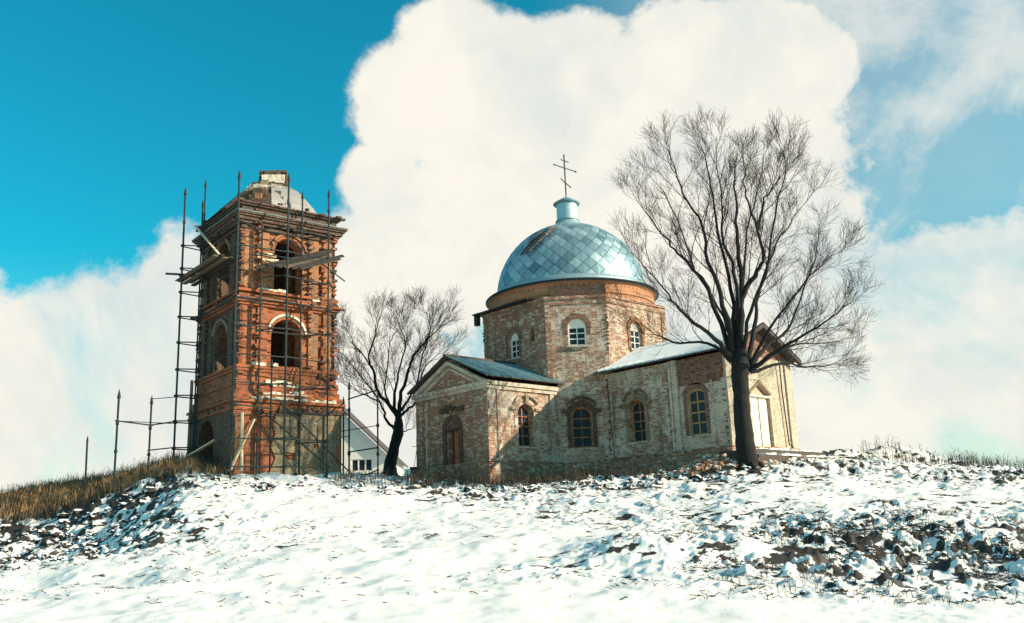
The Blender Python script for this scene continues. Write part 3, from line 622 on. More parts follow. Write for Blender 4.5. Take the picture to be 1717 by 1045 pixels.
# door of the left wing
mb = MB(); YA.slab(mb, arch(.12, 0, 2.5, .92, rise=.4), -.36, -.34, 0); dr = church_part(mb, 'door_recess_sheet', 'dark'); dr['label'] = 'dark sheet standing for the unlit recess behind the boarded doorway'
for u_, wd_, zt in ((-.02, .22, 1.95), (.21, .17, 2.0), (.39, .17, 2.03)):
    mb = MB(); YA.box(mb, u_, u_+wd_, 0, zt, -.22, -.18, jit=.01); mb.build('door_board', 'door_red', dr)
mb = MB(); YA.slab(mb, [(-.34, 2.06), (.58, 2.10)]+[(.12+.46*math.cos(math.pi*i/8), 2.1+.4*math.sin(math.pi*i/8)) for i in range(1, 8)], -.25, -.12); mb.build('tympanum', 'church_red', dr)
mb = MB(); YA.box(mb, -.36, .60, 1.98, 2.08, -.3, .0); mb.build('lintel', 'wood_dark', dr)
mb = MB(); inn = [(.12+.48*math.cos(math.pi*i/12), 2.1+.42*math.sin(math.pi*i/12)) for i in range(13)]; out = [(.12+.70*math.cos(math.pi*i/12), 2.1+.64*math.sin(math.pi*i/12)) for i in range(13)]
YA.band(mb, inn, out, -.04, .09); YA.box(mb, -.62, -.36, .4, 2.1, -.04, .08); YA.box(mb, .60, .84, .4, 2.1, -.04, .08)
for k in range(9): YA.box(mb, -.78+k*.2, -.60+k*.2, 2.88+random.uniform(-.06, .12), 3.02+random.uniform(0, .14), -.04, .16, jit=.03)
YA.box(mb, -.45, .0, 3.02, 3.24, -.04, .12, jit=.04); church_part(mb, 'door_surround', 'ruin_dark')
# door of the right wing
mb = MB(); GB.slab(mb, dB, -.30, -.28); drb = church_part(mb, 'doorway', 'wood_dark')  # dark backing sheet gives the shaded gaps round the door leaves
for u_ in (-.68, .04):
    mb = MB(); GB.box(mb, u_, u_+.62, .42, 2.72, -.20, -.14); lf = mb.build('door_leaf', 'door_cream', drb)
    for z_ in (.50, 1.25, 2.0):
        mb = MB(); GB.box(mb, u_+.08, u_+.54, z_, z_+.58, -.139, -.125); mb.build('door_panel', 'door_cream', lf)
mb = MB(); GB.slab(mb, [(-.62, 2.80), (.6, 2.80), (-.02, 3.24)], -.2, -.16); mb.build('fanlight', 'cream', drb)
mb = MB(); GB.box(mb, -.82, .78, 2.72, 2.80, -.22, .02); mb.build('door_head', 'door_cream', drb)
mb = MB(); GB.band(mb, [(.80, 2.85), (-.02, 3.37), (-.84, 2.85)], [(.92, 2.90), (-.02, 3.52), (-.96, 2.90)], -.02, .05); church_part(mb, 'door_surround', 'wood')
# steps and stylobate in front of the right wing
mb = MB(); mb.box((0, 0, 0), Vector((1, 0, 0)), Vector((0, 1, 0)), LB-.5, 12.75, -1.4, .16, -2.9, 3.05); mb.box((0, 0, 0), Vector((1, 0, 0)), Vector((0, 1, 0)), LB-.5, 13.3, -1.4, -.14, -3.3, 3.3)
church_part(mb, 'steps', 'ledge')
mb = MB()
for k in range(14):
    y_ = -2.7+k*.4; mb.box((0, 0, 0), Vector((1, 0, 0)), Vector((0, 1, 0)), LB+.2, 12.72, .165, .20+random.uniform(0, .05), y_, y_+.36, jit=.03)
    if k % 5 != 2: mb.box((0, 0, 0), Vector((1, 0, 0)), Vector((0, 1, 0)), 12.8, 13.28, -.135, -.09+random.uniform(0, .05), y_, y_+.36, jit=.03)
church_part(mb, 'step_snow', 'snow', stuff=True)

# ------------------------------------------------------------------ bell tower
TY = -.0681; TX = Vector((-7.3405, -14.9534, 0)); ex = Vector((math.cos(TY), math.sin(TY), 0)); ey = Vector((-math.sin(TY), math.cos(TY), 0))
def tl(x, y, z=0): return TX+ex*x+ey*y+Zv*z
tw = thing('bell_tower', 'ruined red brick bell tower without its spire, wrapped in scaffolding', 'tower', TX)
def sq(h): return [tuple((tl(a*h, b_*h)).xy) for a, b_ in ((-1, -1), (1, -1), (1, 1), (-1, 1))]
def twall(h, k): 
    d = [(ex, ey), (ey*1, ex*-1), (ex*-1, ey*-1), (ey*-1, ex)][0]
    return {'R': Wall(TX+ex*h, ey, ex), 'L': Wall(TX-ey*h, ex, -ey), 'B': Wall(TX+ey*h, -ex, ey), 'W': Wall(TX-ex*h, -ey, -ex)}[k]
HW = 2.5
for k, mm in (('R', 'ruin'), ('L', 'ruin_dark'), ('B', 'ruin_worn'), ('W', 'ruin_dark')):  # left face takes the shaded copy of the brick
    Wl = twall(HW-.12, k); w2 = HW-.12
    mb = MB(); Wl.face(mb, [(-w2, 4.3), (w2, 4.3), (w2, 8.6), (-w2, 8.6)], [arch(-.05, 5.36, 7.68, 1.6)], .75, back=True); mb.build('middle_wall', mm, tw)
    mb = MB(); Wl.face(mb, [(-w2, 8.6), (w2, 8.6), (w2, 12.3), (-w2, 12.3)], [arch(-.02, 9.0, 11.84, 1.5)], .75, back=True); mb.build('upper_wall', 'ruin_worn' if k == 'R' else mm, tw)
    Wb = twall(2.77, k); mb = MB()
    if k == 'L': Wb.face(mb, [(-2.77, -1.5), (2.77, -1.5), (2.77, 3.4), (-2.77, 3.4)], [arch(-.55, -.6, 2.95, 1.9)], .8, back=True)
    else: Wb.face(mb, [(-2.77, -1.5), (2.77, -1.5), (2.77, 3.4), (-2.77, 3.4)])
    mb.build('base_wall', mm, tw)
    # paired pilasters
    for a, b_, pr_ in ((1.88, 2.5, .12+.002*(k in 'LW')), (-2.5, -1.88, .12+.002*(k in 'LW')), (1.08, 1.6, .09), (-1.6, -1.08, .09)):
        for z0, z1 in ((5.25, 8.3), (9.0, 12.15)):
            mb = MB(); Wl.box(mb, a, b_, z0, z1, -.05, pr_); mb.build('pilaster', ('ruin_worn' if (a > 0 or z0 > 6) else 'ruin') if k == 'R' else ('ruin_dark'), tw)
    if k in 'WB':       # boards added over the unseen far openings to keep the interior dark
        for uc, z0, zt, wd_ in ((-.05, 5.36, 7.68, 1.6), (-.02, 9.0, 11.84, 1.5)):
            for q in range(8):
                if (q, k) == (5, 'W'): continue
                a = uc-wd_/2+wd_*q/8; mb = MB(); Wl.box(mb, a, a+wd_/8-.01, z0, zt, -.5, -.46, jit=.01); mb.build('added_board', 'wood_dark', tw)
    # arch mouldings
    for (uc, zs, hw, nm) in ((-.05, 6.88, .8, 'lime' if k == 'R' else 'ruin_plaster'), (-.02, 11.09, .75, 'ruin_worn' if k == 'R' else 'ruin_plaster')):
        mb = MB(); Wl.band(mb, arc_line(uc, zs, hw+.16, 14, .15, math.pi-.35), arc_line(uc, zs, hw+.27, 14, .15, math.pi-.35), -.03, .13); mb.build('archivolt', nm, tw)
        mb = MB(); Wl.band(mb, arc_line(uc, zs, hw+.0, 14), arc_line(uc, zs, hw+.155, 14), -.03, .05); mb.build('arch_ring', mm, tw)
mb = MB()          # mouldings running round the tower
for o, z0, z1 in ((2.84, 3.10, 3.28), (2.78, 3.29, 3.46), (2.92, 3.47, 3.60), (2.80, 3.62, 3.86), (2.70, 3.87, 4.02), (2.62, 4.03, 4.30), (2.66, 4.31, 4.48), (2.56, 4.49, 4.95), (2.62, 4.96, 5.10), (2.68, 5.11, 5.24)): slab(mb, sq(o), 0, z0, z1)
mb.build('plinth_moulding', 'ruin', tw)
mb = MB()
for o, z0, z1 in ((2.58, 8.18, 8.30), (2.70, 8.31, 8.42), (2.82, 8.43, 8.52), (2.60, 8.53, 8.72), (2.64, 8.83, 8.95)): slab(mb, sq(o), 0, z0, z1)
mb.build('middle_cornice', 'ruin', tw)
mb = MB()
for o, z0, z1 in ((2.58, 12.0, 12.14), (2.68, 12.24, 12.36), (2.80, 12.37, 12.52), (2.90, 12.53, 12.62), (2.98, 12.63, 12.72), (2.55, 12.73, 13.15), (2.70, 13.16, 13.24), (2.80, 13.25, 13.33)): slab(mb, sq(o), 0, z0, z1)
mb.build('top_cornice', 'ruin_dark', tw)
mb = MB(); slab(mb, sq(3.0), 0, 12.723, 12.76); mb.build('cornice_flashing', 'slate', tw)
mb = MB(); slab(mb, sq(1.6), 0, 4.4, 4.6); slab(mb, sq(1.6), 0, 8.3, 8.5); mb.build('inner_floor', 'dark', tw)
# the vault: eight facets, ruined at the front and left, sheeted on the right
def oct_(rad, z, rot=R(22.5)): return [tl(rad*math.cos(rot+i*math.pi/4), rad*math.sin(rot+i*math.pi/4), z) for i in range(8)]
vp = [(2.72, 13.3), (2.60, 13.75), (2.32, 14.25), (1.88, 14.75), (1.30, 15.12), (.8, 15.3)]
ringsR = [oct_(a, z) for a, z in vp]; ringsL = [oct_(a, z) for a, z in [(3.15, 13.32), (2.75, 13.75), (2.25, 14.25), (1.75, 14.75), (1.3, 15.12), (.9, 15.36)]]
for i in range(8):
    mb = MB(); j = (i+1) % 8; rings = ringsR if i in (7, 0, 1) else ringsL
    mb.grid([[r_[i], r_[j]] for r_ in rings]); am = R(45*(i+1)); right = math.cos(am-R(20)) > .3
    mb.build('vault_facet', 'white_metal' if i in (7, 0, 1) else 'ruin_dark', tw)
# stepped masonry shoulder from the near corner up to the pedestal
for k, (rad, z0, z1, half) in enumerate(((2.75, 13.34, 13.75, 1.30), (2.58, 13.76, 14.1, 1.15), (2.40, 14.11, 14.42, 1.0), (2.10, 14.43, 14.68, .92), (1.85, 14.69, 14.92, .85), (1.45, 14.93, 15.2, .82), (1.2, 15.21, 15.36, .78))):
    dgl = (ex*.80-ey*.60); sd_ = Vector((-dgl.y, dgl.x, 0)); mb = MB()
    n_ = max(3, int(half*2/.3))
    for q in range(n_):
        a = -half+2*half*q/n_; mb.box(TX, sd_, dgl, a, a+2*half/n_-.015, z0+random.uniform(-.03, .02), z1+random.uniform(-.06, .04), -.2, rad-abs(a+half/n_)*.55+random.uniform(-.1, .08), jit=.02)
    mb.build('shoulder_course', ('ruin_dark', 'ruin_worn', 'ruin_dark', 'ruin_plaster', 'lime', 'ruin_plaster', 'ruin_dark')[k], tw)
mb = MB()
for k in range(6):
    for q in range(5): mb.box(tl(0, .2), ex*.5+ey*.86, ex*.86-ey*.5, -.72+q*.29, -.45+q*.29, 15.37+k*.13, 15.49+k*.13+random.uniform(-.01, .03), -.6, .62+random.uniform(-.09, .06), jit=.012)
mb.build('pedestal', 'ruin_dark', tw)
mb = MB(); mb.box(tl(0, .2), ex*.5+ey*.86, ex*.86-ey*.5, -.55, .60, 15.42, 15.88, .4, .70, jit=.02); mb.build('pedestal_limewash', 'lime', tw)
# plaster still hanging on the base
Wb = twall(2.77, 'R'); mb = MB(); pts = [(-.95, -1.4), (2.60, -1.4), (2.6, .5), (2.35, .9), (2.55, 1.4), (2.6, 3.05), (1.9, 3.09), (1.0, 3.02), (.2, 3.09), (-.7, 3.0), (-.86, 2.5), (-.75, 2.0), (-.95, 1.4), (-.7, .9), (-.98, .3)]
hl = lambda uc, zc, r_: [(uc+r_*(1+.3*math.sin(i*2.3))*math.cos(i*math.pi/4), zc+r_*.8*(1+.3*math.cos(i*1.7))*math.sin(i*math.pi/4)) for i in range(8)]
Wb.face(mb, pts, [hl(.05, 1.0, .28), hl(1.35, 1.5, .17), hl(.75, 1.5, .08)], .16, n=.09)
for i in range(len(pts)):
    a, c = pts[i], pts[(i+1) % len(pts)]; mb.poly([Wb.p(*a, .09), Wb.p(*a, 0), Wb.p(*c, 0), Wb.p(*c, .09)])
Wb.box(mb, 1.75, 2.2, -.5, 3.0, .05, .2); Wb.box(mb, .0, .45, 1.9, 3.0, .05, .17)
mb.build('hanging_plaster', 'ruin_plaster', tw)
mb = MB()
for (a, b_, z0, o) in ((-1.2, .1, 4.44, 2.68), (-.9, .6, 4.30, 2.67), (.0, .75, 4.03, 2.72), (-1.4, .9, 3.88, 2.83), (-2.0, .8, 3.61, 2.94), (1.0, 2.4, 3.60, 2.94), (-1.9, -1.2, 5.25, 2.70), (-1.0, -.6, 5.25, 2.70), (1.2, 2.4, 8.73, 2.64), (-.9, -.2, 8.96, 2.66), (-1.6, -.9, 9.0, 2.6), (-1.7, -.6, 10.5, 2.55), (-1.7, -.7, 10.75, 2.55)):
    n_ = max(2, int((b_-a)/.22))
    for q in range(n_):
        u_ = a+(b_-a)*q/n_; mb.box(TX, ey, ex, u_, u_+(b_-a)/n_*.98, z0, z0+random.uniform(.05, .17), o-.35, o+random.uniform(-.02, .03), jit=.012)
mb.build('lime_and_snow_patches', 'lime', tw, stuff=True)
mb = MB(); mb2 = MB()
def crumb(u_, z_, n_, Wl, mbx, s_=1):
    a = random.uniform(.08, .15)*s_; h = random.uniform(.035, .06)*s_; c = random.uniform(.05, .13)*s_
    mbx.box(Wl.O, Wl.U, Wl.N, u_-a, u_+a, z_-h, z_+h, n_-c, n_+c, jit=.015)
for _ in range(230):
    Wl = twall(HW, 'R'); z_ = random.uniform(3.6, 12.3); e = random.choice((2.46, 2.46, -2.46, 1.84, 1.1, -1.6)); crumb(e+random.uniform(-.05, .05), z_, random.uniform(-.06, .06), Wl, mb if random.random() < .7 else mb2)
for _ in range(170):
    Wl = twall(HW, 'L'); z_ = random.uniform(2.0, 13.0); e = random.choice((-2.48, -2.48, 2.4, -1.6)); crumb(e+random.uniform(-.06, .04), z_, random.uniform(-.08, .08), Wl, mb2)
for _ in range(160):
    Wl = twall(2.9, random.choice('RL')); crumb(random.uniform(-2.9, 2.9), random.choice((12.72, 13.34, 12.3, 3.3, 3.6, 8.45))+random.uniform(-.08, .06), random.uniform(-.3, .05), Wl, mb2)
for _ in range(170):
    Wl = twall(HW, 'R'); u_ = random.uniform(1.6, 2.55); z_ = random.choice((8.75, 8.6, 4.9, 5.0, 4.5, 4.1, 8.9))+random.uniform(-.12, .12); crumb(u_, z_, random.uniform(-.1, .16), Wl, random.choice((mb, mb2)))
mb.build('crumbling_bricks', 'ruin', tw, stuff=True); mb2.build('dark_broken_bricks', 'ruin_dark', tw, stuff=True)  # second lot uses the dark brick that holds the left face's shade
# little roof edge round the base, seen as a jagged dark line
mb = MB()
for q in range(26):
    u_ = -.6+q*.13; Wb.box(mb, u_, u_+.12, 3.03, 3.16+random.uniform(0, .16), .0, .17+random.uniform(0, .1), jit=.02)
mb.build('broken_coping', 'ruin_dark', tw)

# ------------------------------------------------------------------ scaffolding
LV = [.42, 1.66, 2.95, 4.2, 5.5, 6.85, 8.15, 9.42, 10.65, 11.85]
sc = thing('scaffolding', 'tall dark steel pole scaffolding standing round the ruined bell tower', 'scaffolding', tl(4, -.8, 0))
cpl = None
def pole(parent, x, y, z0, z1, levels, r_=.042, tip=True, lean=(0, 0), dark='steel'):
    mb = MB(); a, b_ = tl(x, y, z0), tl(x+lean[0], y+lean[1], z1)
    mb.tube([a, a.lerp(b_, .5), b_], r_, 7)
    if tip: mb.tube([b_-Zv*.12, b_+Zv*.0, b_+Zv*.32], [r_*1.7, r_*1.7, .008], 6)
    o = mb.build('pole', dark, parent)
    global cpl
    for z in levels:
        if not z0 < z < z1: continue
        p = a.lerp(b_, (z-z0)/(z1-z0))
        if cpl is None:
            m2 = MB(); m2.tube([Vector((0, 0, -.09)), Vector((0, 0, -.05)), Vector((0, 0, .05)), Vector((0, 0, .09))], [.05, .078, .078, .05], 7); c = m2.build('coupler', 'steel'); cpl = c
        else: c = link(cpl.copy())
        c.parent = o; c.location = p-origin_of(o)
    return o
def led(parent, p, q, z, z2=None, r_=.034, ext=.12, name='ledger'):
    z2 = z if z2 is None else z2; a, b_ = tl(p[0], p[1], z), tl(q[0], q[1], z2); d = (b_-a).normalized()*ext
    mb = MB(); mb.tube([a-d, b_+d], r_, 6); return mb.build(name, 'steel', parent)
P = dict(P6=(4, -.83), P8=(4, 1.35), P5=(3, -1.70), P7=(3, .40), P4=(3.9, -3.3), P1=(-1.35, -4), P2=(-1.0, -3.1), P3=(-1.55, -3.0), P9=(3.2, -1.15), PB=(3.0, 2.6))
top = dict(P6=14.35, P8=14.0, P5=11.95, P7=14.0, P4=14.0, P1=14.7, P2=15.2, P3=14.3, P9=5.2)
for k, z1 in top.items(): pole(sc, *P[k], -.9, z1, LV[1:]+[13.1], r_=.05 if k in ('P4', 'P6', 'P1') else .042)
mb = MB()
for i, z in enumerate(LV):
    led(sc, P['P6'], P['P8'], z, z-.12 if i > 1 else z)
    if i in (0, 1, 3, 4, 5, 6, 8): led(sc, P['P4'], P['P6'], z-.03)
    if i > 0: led(sc, P['P1'], P['P2'], z+.03); led(sc, P['P1'], P['P3'], z-.04)
    if i in (1, 3, 5, 7, 9): led(sc, P['P8'], P['P7'], z-.05); led(sc, P['P6'], P['P5'], z+.05)
    if i in (2, 5, 8, 9): led(sc, P['P5'], P['P7'], z)
    if i in (4, 6, 7, 9): led(sc, P['P2'], P['P4'], z)
    if i in (5, 6, 9): led(sc, P['P4'], P['P5'], z)
led(sc, P['P6'], (3.2, 2.6), 11.3, 9.9); led(sc, (4.0, -1.0), (4.1, 2.7), 3.3, .0, r_=.035, name='brace')
led(sc, P['P4'], P['P9'], 3.15); led(sc, P['P5'], P['P8'], 3.2, .5)
for k in range(6):       # deck on the right face
    mb = MB(); xx = 2.9+k*.25; y0, y1 = -1.9+k*.33+random.uniform(-.15, .15), 1.9+random.uniform(-.3, .3)
    a, b_ = tl(xx, y0), tl(xx, y1); U = (b_-a).normalized(); Nn = ex; a, b_ = a+Zv*(10.0-.15*k+.38*(y0+1.9)), b_+Zv*(10.0-.15*k+.38*(y1+1.9)); d_ = (b_-a); up_ = d_.normalized().cross(-ex).normalized(); up_ = up_ if up_.z > 0 else -up_
    sx_ = ex*.225-Zv*.14; mb.prism([a, a+sx_, a+sx_+up_*.05, a+up_*.05], [b_, b_+sx_, b_+sx_+up_*.05, b_+up_*.05]); mb.build('plank', random.choice(('wood_dark', 'wood_dark', 'wood')), sc)
for k in range(5):       # deck on the left face
    mb = MB(); yy = -3.95+k*.25; a, b_ = tl(-2.6+random.uniform(-.6, .2), yy), tl(2.8+random.uniform(-.3, .5), yy); U = (b_-a).normalized()
    mb.box(a, U, -ey, 0, (b_-a).length, 10.27+.06*(k % 2), 10.32+.06*(k % 2), -.235, 0, jit=.008); mb.build('plank', random.choice(('wood', 'wood_dark')), sc)
for k in range(2):
    mb = MB(); a, b_ = tl(-1.9, -4.1+k*.7), tl(-1.3, -2.4+k*.1); mb.box(a, (b_-a).normalized(), (b_-a).normalized().cross(Zv), -.5, 1.9, 10.42, 10.48, 0, .2); mb.build('plank', 'wood_dark', sc)
# lower, separate bays standing beside the tower
sl_ = thing('scaffold_bay', 'low open scaffolding bay left of the tower, lower than the rest', 'scaffolding', tl(-9, -3.5, 0))
A1 = at(196, 725, 42.5); A2 = at(252, 718, 43.4)
def wl(p): d = Vector(p)-TX; return (d.dot(ex), d.dot(ey))
q1, q2 = wl(A1), wl(A2); zt1, zt2 = at(202, 655, 42.5).z, at(256.6, 665, 43.4).z
zf = lambda px, py, d: at(px, py, d).z
pole(sl_, *q1, -.8, zt1-.25, [zf(197, 710, 42.5), zf(193, 757, 42.5)], r_=.05); pole(sl_, *q2, -.8, zt2-.25, [zf(252, 718, 43.4), zf(249, 762, 43.4)], r_=.045)
led(sl_, q1, q2, zf(199, 706, 42.5), zf(252, 713, 43.4)); led(sl_, q1, P['P1'], zf(199, 706, 42.5), 2.85, r_=.02); led(sl_, q2, P['P1'], zf(256, 669, 43.4), 4.15, r_=.02)
led(sl_, q2, P['P1'], zf(252, 713, 43.4), 2.95); led(sl_, q2, P['P1'], zf(252, 755, 43.4), 1.7, r_=.03)
tk = thing('wooden_post', 'pale thick timber post standing between the tower and the left scaffold poles', 'post', tl(-1.9, -3.1, -.5))
mb = MB(); mb.tube([tl(-1.95, -3.1, -.6), tl(-1.8, -3.1, 5.1)], [.09, .08], 8); mb.build('shaft', 'wood', tk)
pp = at(144, 800, 43); mb = MB(); pt = at(146.5, 740, 43); mb.tube([(pp.x, pp.y, pp.z-.8), (pt.x, pt.y, pt.z)], .045, 7); mb.tube([(pt.x, pt.y, pt.z), (pt.x, pt.y, pt.z+.25)], [.06, .01], 6)
tag(mb.build('iron_post', 'steel'), 'single thin iron post alone in the dry grass at far left', 'post')
sr = thing('scaffold_bay', 'low scaffolding bay right of the tower, in front of the white house', 'scaffolding', tl(3, 3.3, 0))
q3, q4, q5 = (2.0, 3.3), (2.58, 3.3), (5.35, 3.3)
pole(sr, *q3, -.9, 3.85, [], r_=.04); pole(sr, *q4, -.9, 4.55, [3.4, 1.2], r_=.045); pole(sr, *q5, -1.2, 3.55, [2.3, .95], r_=.04)
led(sr, q4, q5, 3.95, 4.0); led(sr, (.3, 3.3), q5, 2.45, 2.3, r_=.02); led(sr, (-.5, 3.3), q4, 2.1, 2.1, r_=.02); led(sr, q4, q5, 1.3, 1.25)
led(sr, (-1.5, 3.3), q5, .3, .05, r_=.03); led(sr, (1.2, 3.9), q5, -.1, .2, r_=.03)
# loose timbers
def timber(name, label, a, b_, wd, th, m_='wood_light'):
    a, b_ = Vector(a), Vector(b_); d = (b_-a); U = d.normalized(); sd_ = U.cross(Zv).normalized(); nn = sd_.cross(U)
    mb = MB(); q = lambda t, s_, n_: a+d*t+sd_*s_+nn*n_
    mb.prism([q(0, -wd/2, -th/2), q(0, wd/2, -th/2), q(0, wd/2, th/2), q(0, -wd/2, th/2)], [q(1, -wd/2, -th/2), q(1, wd/2, -th/2), q(1, wd/2, th/2), q(1, -wd/2, th/2)])
    return tag(mb.build(name, m_), label, 'timber')
def onplane(px, py, y_loc):     # a measured spot in a plane parallel to the tower's left face
    q = ray(px, py); n_ = -ey; c = (TX-ey*(-y_loc)).dot(n_); return CAM+q*((c-CAM.dot(n_))/q.dot(n_))
timber('plank', 'wide pale plank leaning up against the dark doorway at the tower foot', onplane(298, 776, -4.3), onplane(361, 738, -3.0), .34, .06)
timber('plank', 'light plank sticking up from the scaffold deck at the upper left of the tower', onplane(326, 377, -4.0), onplane(371, 431, -3.3), .16, .05)
def onR(px, py, x_loc):
    q = ray(px, py); c = (TX+ex*x_loc).dot(ex); return CAM+q*((c-CAM.dot(ex))/q.dot(ex))
timber('timber_prop', 'slanting yellowish timber prop leaning at the near corner of the tower', onR(385, 790, 3.6), onR(426, 703, 3.0), .11, .08)
mb = MB(); mb.tube([onR(405, 790, 3.15), onR(406, 690, 3.1)], .075, 7); tag(mb.build('timber_prop', 'wood_light'), 'thick upright pale timber prop at the near corner of the tower', 'timber')
mb = MB(); mb.tube([onR(394, 790, 3.1), onR(396, 692, 3.05)], .05, 7); tag(mb.build('timber_prop', 'wood'), 'thinner upright timber prop left of the thick one at the tower', 'timber')

# ------------------------------------------------------------------ white house behind
hs = thing('house', 'low white gabled house partly hidden behind the tower', 'house', at(600, 800, 64))
e1, e0 = at(651, 762, 66), at(575, 690, 66); U = Vector((e1.x-e0.x, e1.y-e0.y, 0)).normalized(); Nn = Vector((U.y, -U.x, 0))
if Nn.dot(CAM-e1) < 0: Nn = -Nn
HO = Wall((e1.x, e1.y, 0), U, Nn); wt = e1.z; sl2 = (e0.z-e1.z)/((e1-e0).xy.length); hw_ = 4.3; ap = wt+hw_*sl2
w0 = at(589, 791, 66); wu = (Vector((w0.x, w0.y, 0))-HO.O).dot(U); w1 = at(624, 769, 66); wu1 = (Vector((w1.x, w1.y, 0))-HO.O).dot(U)
mb = MB(); wo_ = [(wu, w0.z), (wu1, w0.z), (wu1, w1.z), (wu, w1.z)]
HO.face(mb, [(-2*hw_, -1.5), (0, -1.5), (0, wt-.1), (-hw_, ap-.1), (-2*hw_, wt-.1)], [wo_], .15)
for a, b_ in ((0, -9),): mb.poly([HO.p(0, -1.5), HO.p(0, -1.5, -9), HO.p(0, wt-.1, -9), HO.p(0, wt-.1)]); mb.poly([HO.p(-2*hw_, -1.5), HO.p(-2*hw_, wt-.1), HO.p(-2*hw_, wt-.1, -9), HO.p(-2*hw_, -1.5, -9)])
mb.build('wall', 'white', hs)
for sg in (0, 1):
    mb = MB(); e_ = .35 if sg == 0 else -2*hw_-.35; zz = wt-.35*sl2
    mb.prism([HO.p(-hw_, ap, .35), HO.p(e_, zz, .35), HO.p(e_, zz, -9), HO.p(-hw_, ap, -9)], [HO.p(-hw_, ap+.14, .35), HO.p(e_, zz+.12, .35), HO.p(e_, zz+.12, -9), HO.p(-hw_, ap+.14, -9)]); mb.build('roof', 'darkroof', hs)
mb = MB(); t_ = .06
for q in ((wu, w0.z, wu1, w0.z+t_), (wu, w1.z-t_, wu1, w1.z), (wu, w0.z, wu+t_, w1.z), (wu1-t_, w0.z, wu1, w1.z)): HO.box(mb, q[0], q[2], q[1], q[3], -.12, -.05)
wf = mb.build('window', 'white', hs)
for k in range(3):
    a = wu+(wu1-wu)*k/3; mb = MB(); HO.box(mb, a+.05, a+(wu1-wu)/3-.03, w0.z+.05, w1.z-.05, -.13, -.11); mb.build('pane', 'glass', wf)
    if k: mb = MB(); HO.box(mb, a-.04, a+.04, w0.z+.02, w1.z-.02, -.11, -.06); mb.build('mullion', 'white', wf)
# shed far behind, only its roof shows over the crest; and the dark tomb with its thin cross
sh = thing('shed', 'distant low shed roof seen between the small tree and the church', 'shed', at(680, 800, 85))
b0 = at(650, 790, 85); b1 = at(722, 787, 85); U = Vector((b1.x-b0.x, b1.y-b0.y, 0)).normalized(); Nn = Vector((U.y, -U.x, 0)); Nn = Nn if Nn.dot(CAM-b0) > 0 else -Nn
SW = Wall((b0.x, b0.y, 0), U, Nn); LL = (b1-b0).xy.length
mb = MB(); SW.box(mb, 0, LL, -2, b0.z-1.0, -5, 0); mb.build('wall', 'wood', sh)
mb = MB(); mb.prism([SW.p(-.3, b0.z-1.2, .4), SW.p(LL+.3, b0.z-1.2, .4), SW.p(LL+.3, b0.z+.2, -2.5), SW.p(-.3, b0.z+.2, -2.5)], [SW.p(-.3, b0.z-1.1, .4), SW.p(LL+.3, b0.z-1.1, .4), SW.p(LL+.3, b0.z+.3, -2.5), SW.p(-.3, b0.z+.3, -2.5)]); mb.build('roof', 'slate', sh)
tb = thing('tomb', 'dark squat brick tomb with a thin metal mast beside the church corner', 'tomb', at(697, 800, 52))
b0 = at(689, 784, 52); b1 = at(708, 784, 52); SW = Wall((b0.x, b0.y, 0), (b1-b0).xy.to_3d(), (CAM-b0).xy.to_3d()); SW.N = Vector((SW.U.y, -SW.U.x, 0))
mb = MB(); SW.box(mb, 0, .62, -1, b0.z-.1, -.6, 0); SW.box(mb, -.06, .68, b0.z-.1, b0.z+.02, -.66, .06); mb.build('block', 'ruin_dark', tb)
mb = MB(); c = SW.p(.3, b0.z, -.3); tz = at(698, 733, 52).z; mb.tube([c, (c.x, c.y, tz)], .02, 5)
for sg in (-1, 1): mb.tube([c+SW.U*.16*sg, Vector((c.x, c.y, c.z+1.0))], .014, 5)
mb.tube([Vector((c.x, c.y, tz-.5))-SW.U*.28, Vector((c.x, c.y, tz-.45))+SW.U*.28], .016, 5); mb.build('mast', 'iron', tb)

# ------------------------------------------------------------------ trees
def branchlets(mb, pts, rads, level, rnd, lens, nchild, upv=.25, spread=(25, 48), t0=.22, rmin=.006):
    """grow children from a polyline"""
    n = len(pts); L_ = sum((pts[i+1]-pts[i]).length for i in range(n-1))
    for c in range(nchild[0]):
        t = t0+(1-t0)*((c+rnd.random())/nchild[0]); t = min(t, .995); k = min(int(t*(n-1)), n-2); f = t*(n-1)-k
        p = pts[k].lerp(pts[k+1], f); tg = (pts[k+1]-pts[k]).normalized(); r_ = rads[k]*(1-f)+rads[k+1]*f
        ax = tg.orthogonal().normalized(); ax.rotate(Matrix.Rotation(rnd.uniform(0, 2*math.pi), 3, tg))
        ang = R(rnd.uniform(*spread)); d = (tg*math.cos(ang)+ax*math.sin(ang)).normalized()
        ln = lens[0]*rnd.uniform(.65, 1.25)*(1.2-.72*t)
        m_ = 5 if len(lens) > 1 else 3; rr0 = max(min(r_*.6, ln*.0095+.003), rmin); P_ = [p]; Rr = [rr0]
        for s_ in range(m_):
            d = (d+Vector((rnd.gauss(0, .12), rnd.gauss(0, .12), rnd.gauss(0, .10)+upv*.30))).normalized()
            P_.append(P_[-1]+d*(ln/m_)); Rr.append(max(rr0*(1-(s_+1)/m_*.75), rmin))
        mb.tube(P_, Rr, 4 if len(lens) > 2 else 3, cap=False)
        if len(lens) > 1: branchlets(mb, P_, Rr, level+1, rnd, lens[1:], nchild[1:], upv, spread, .2, rmin)
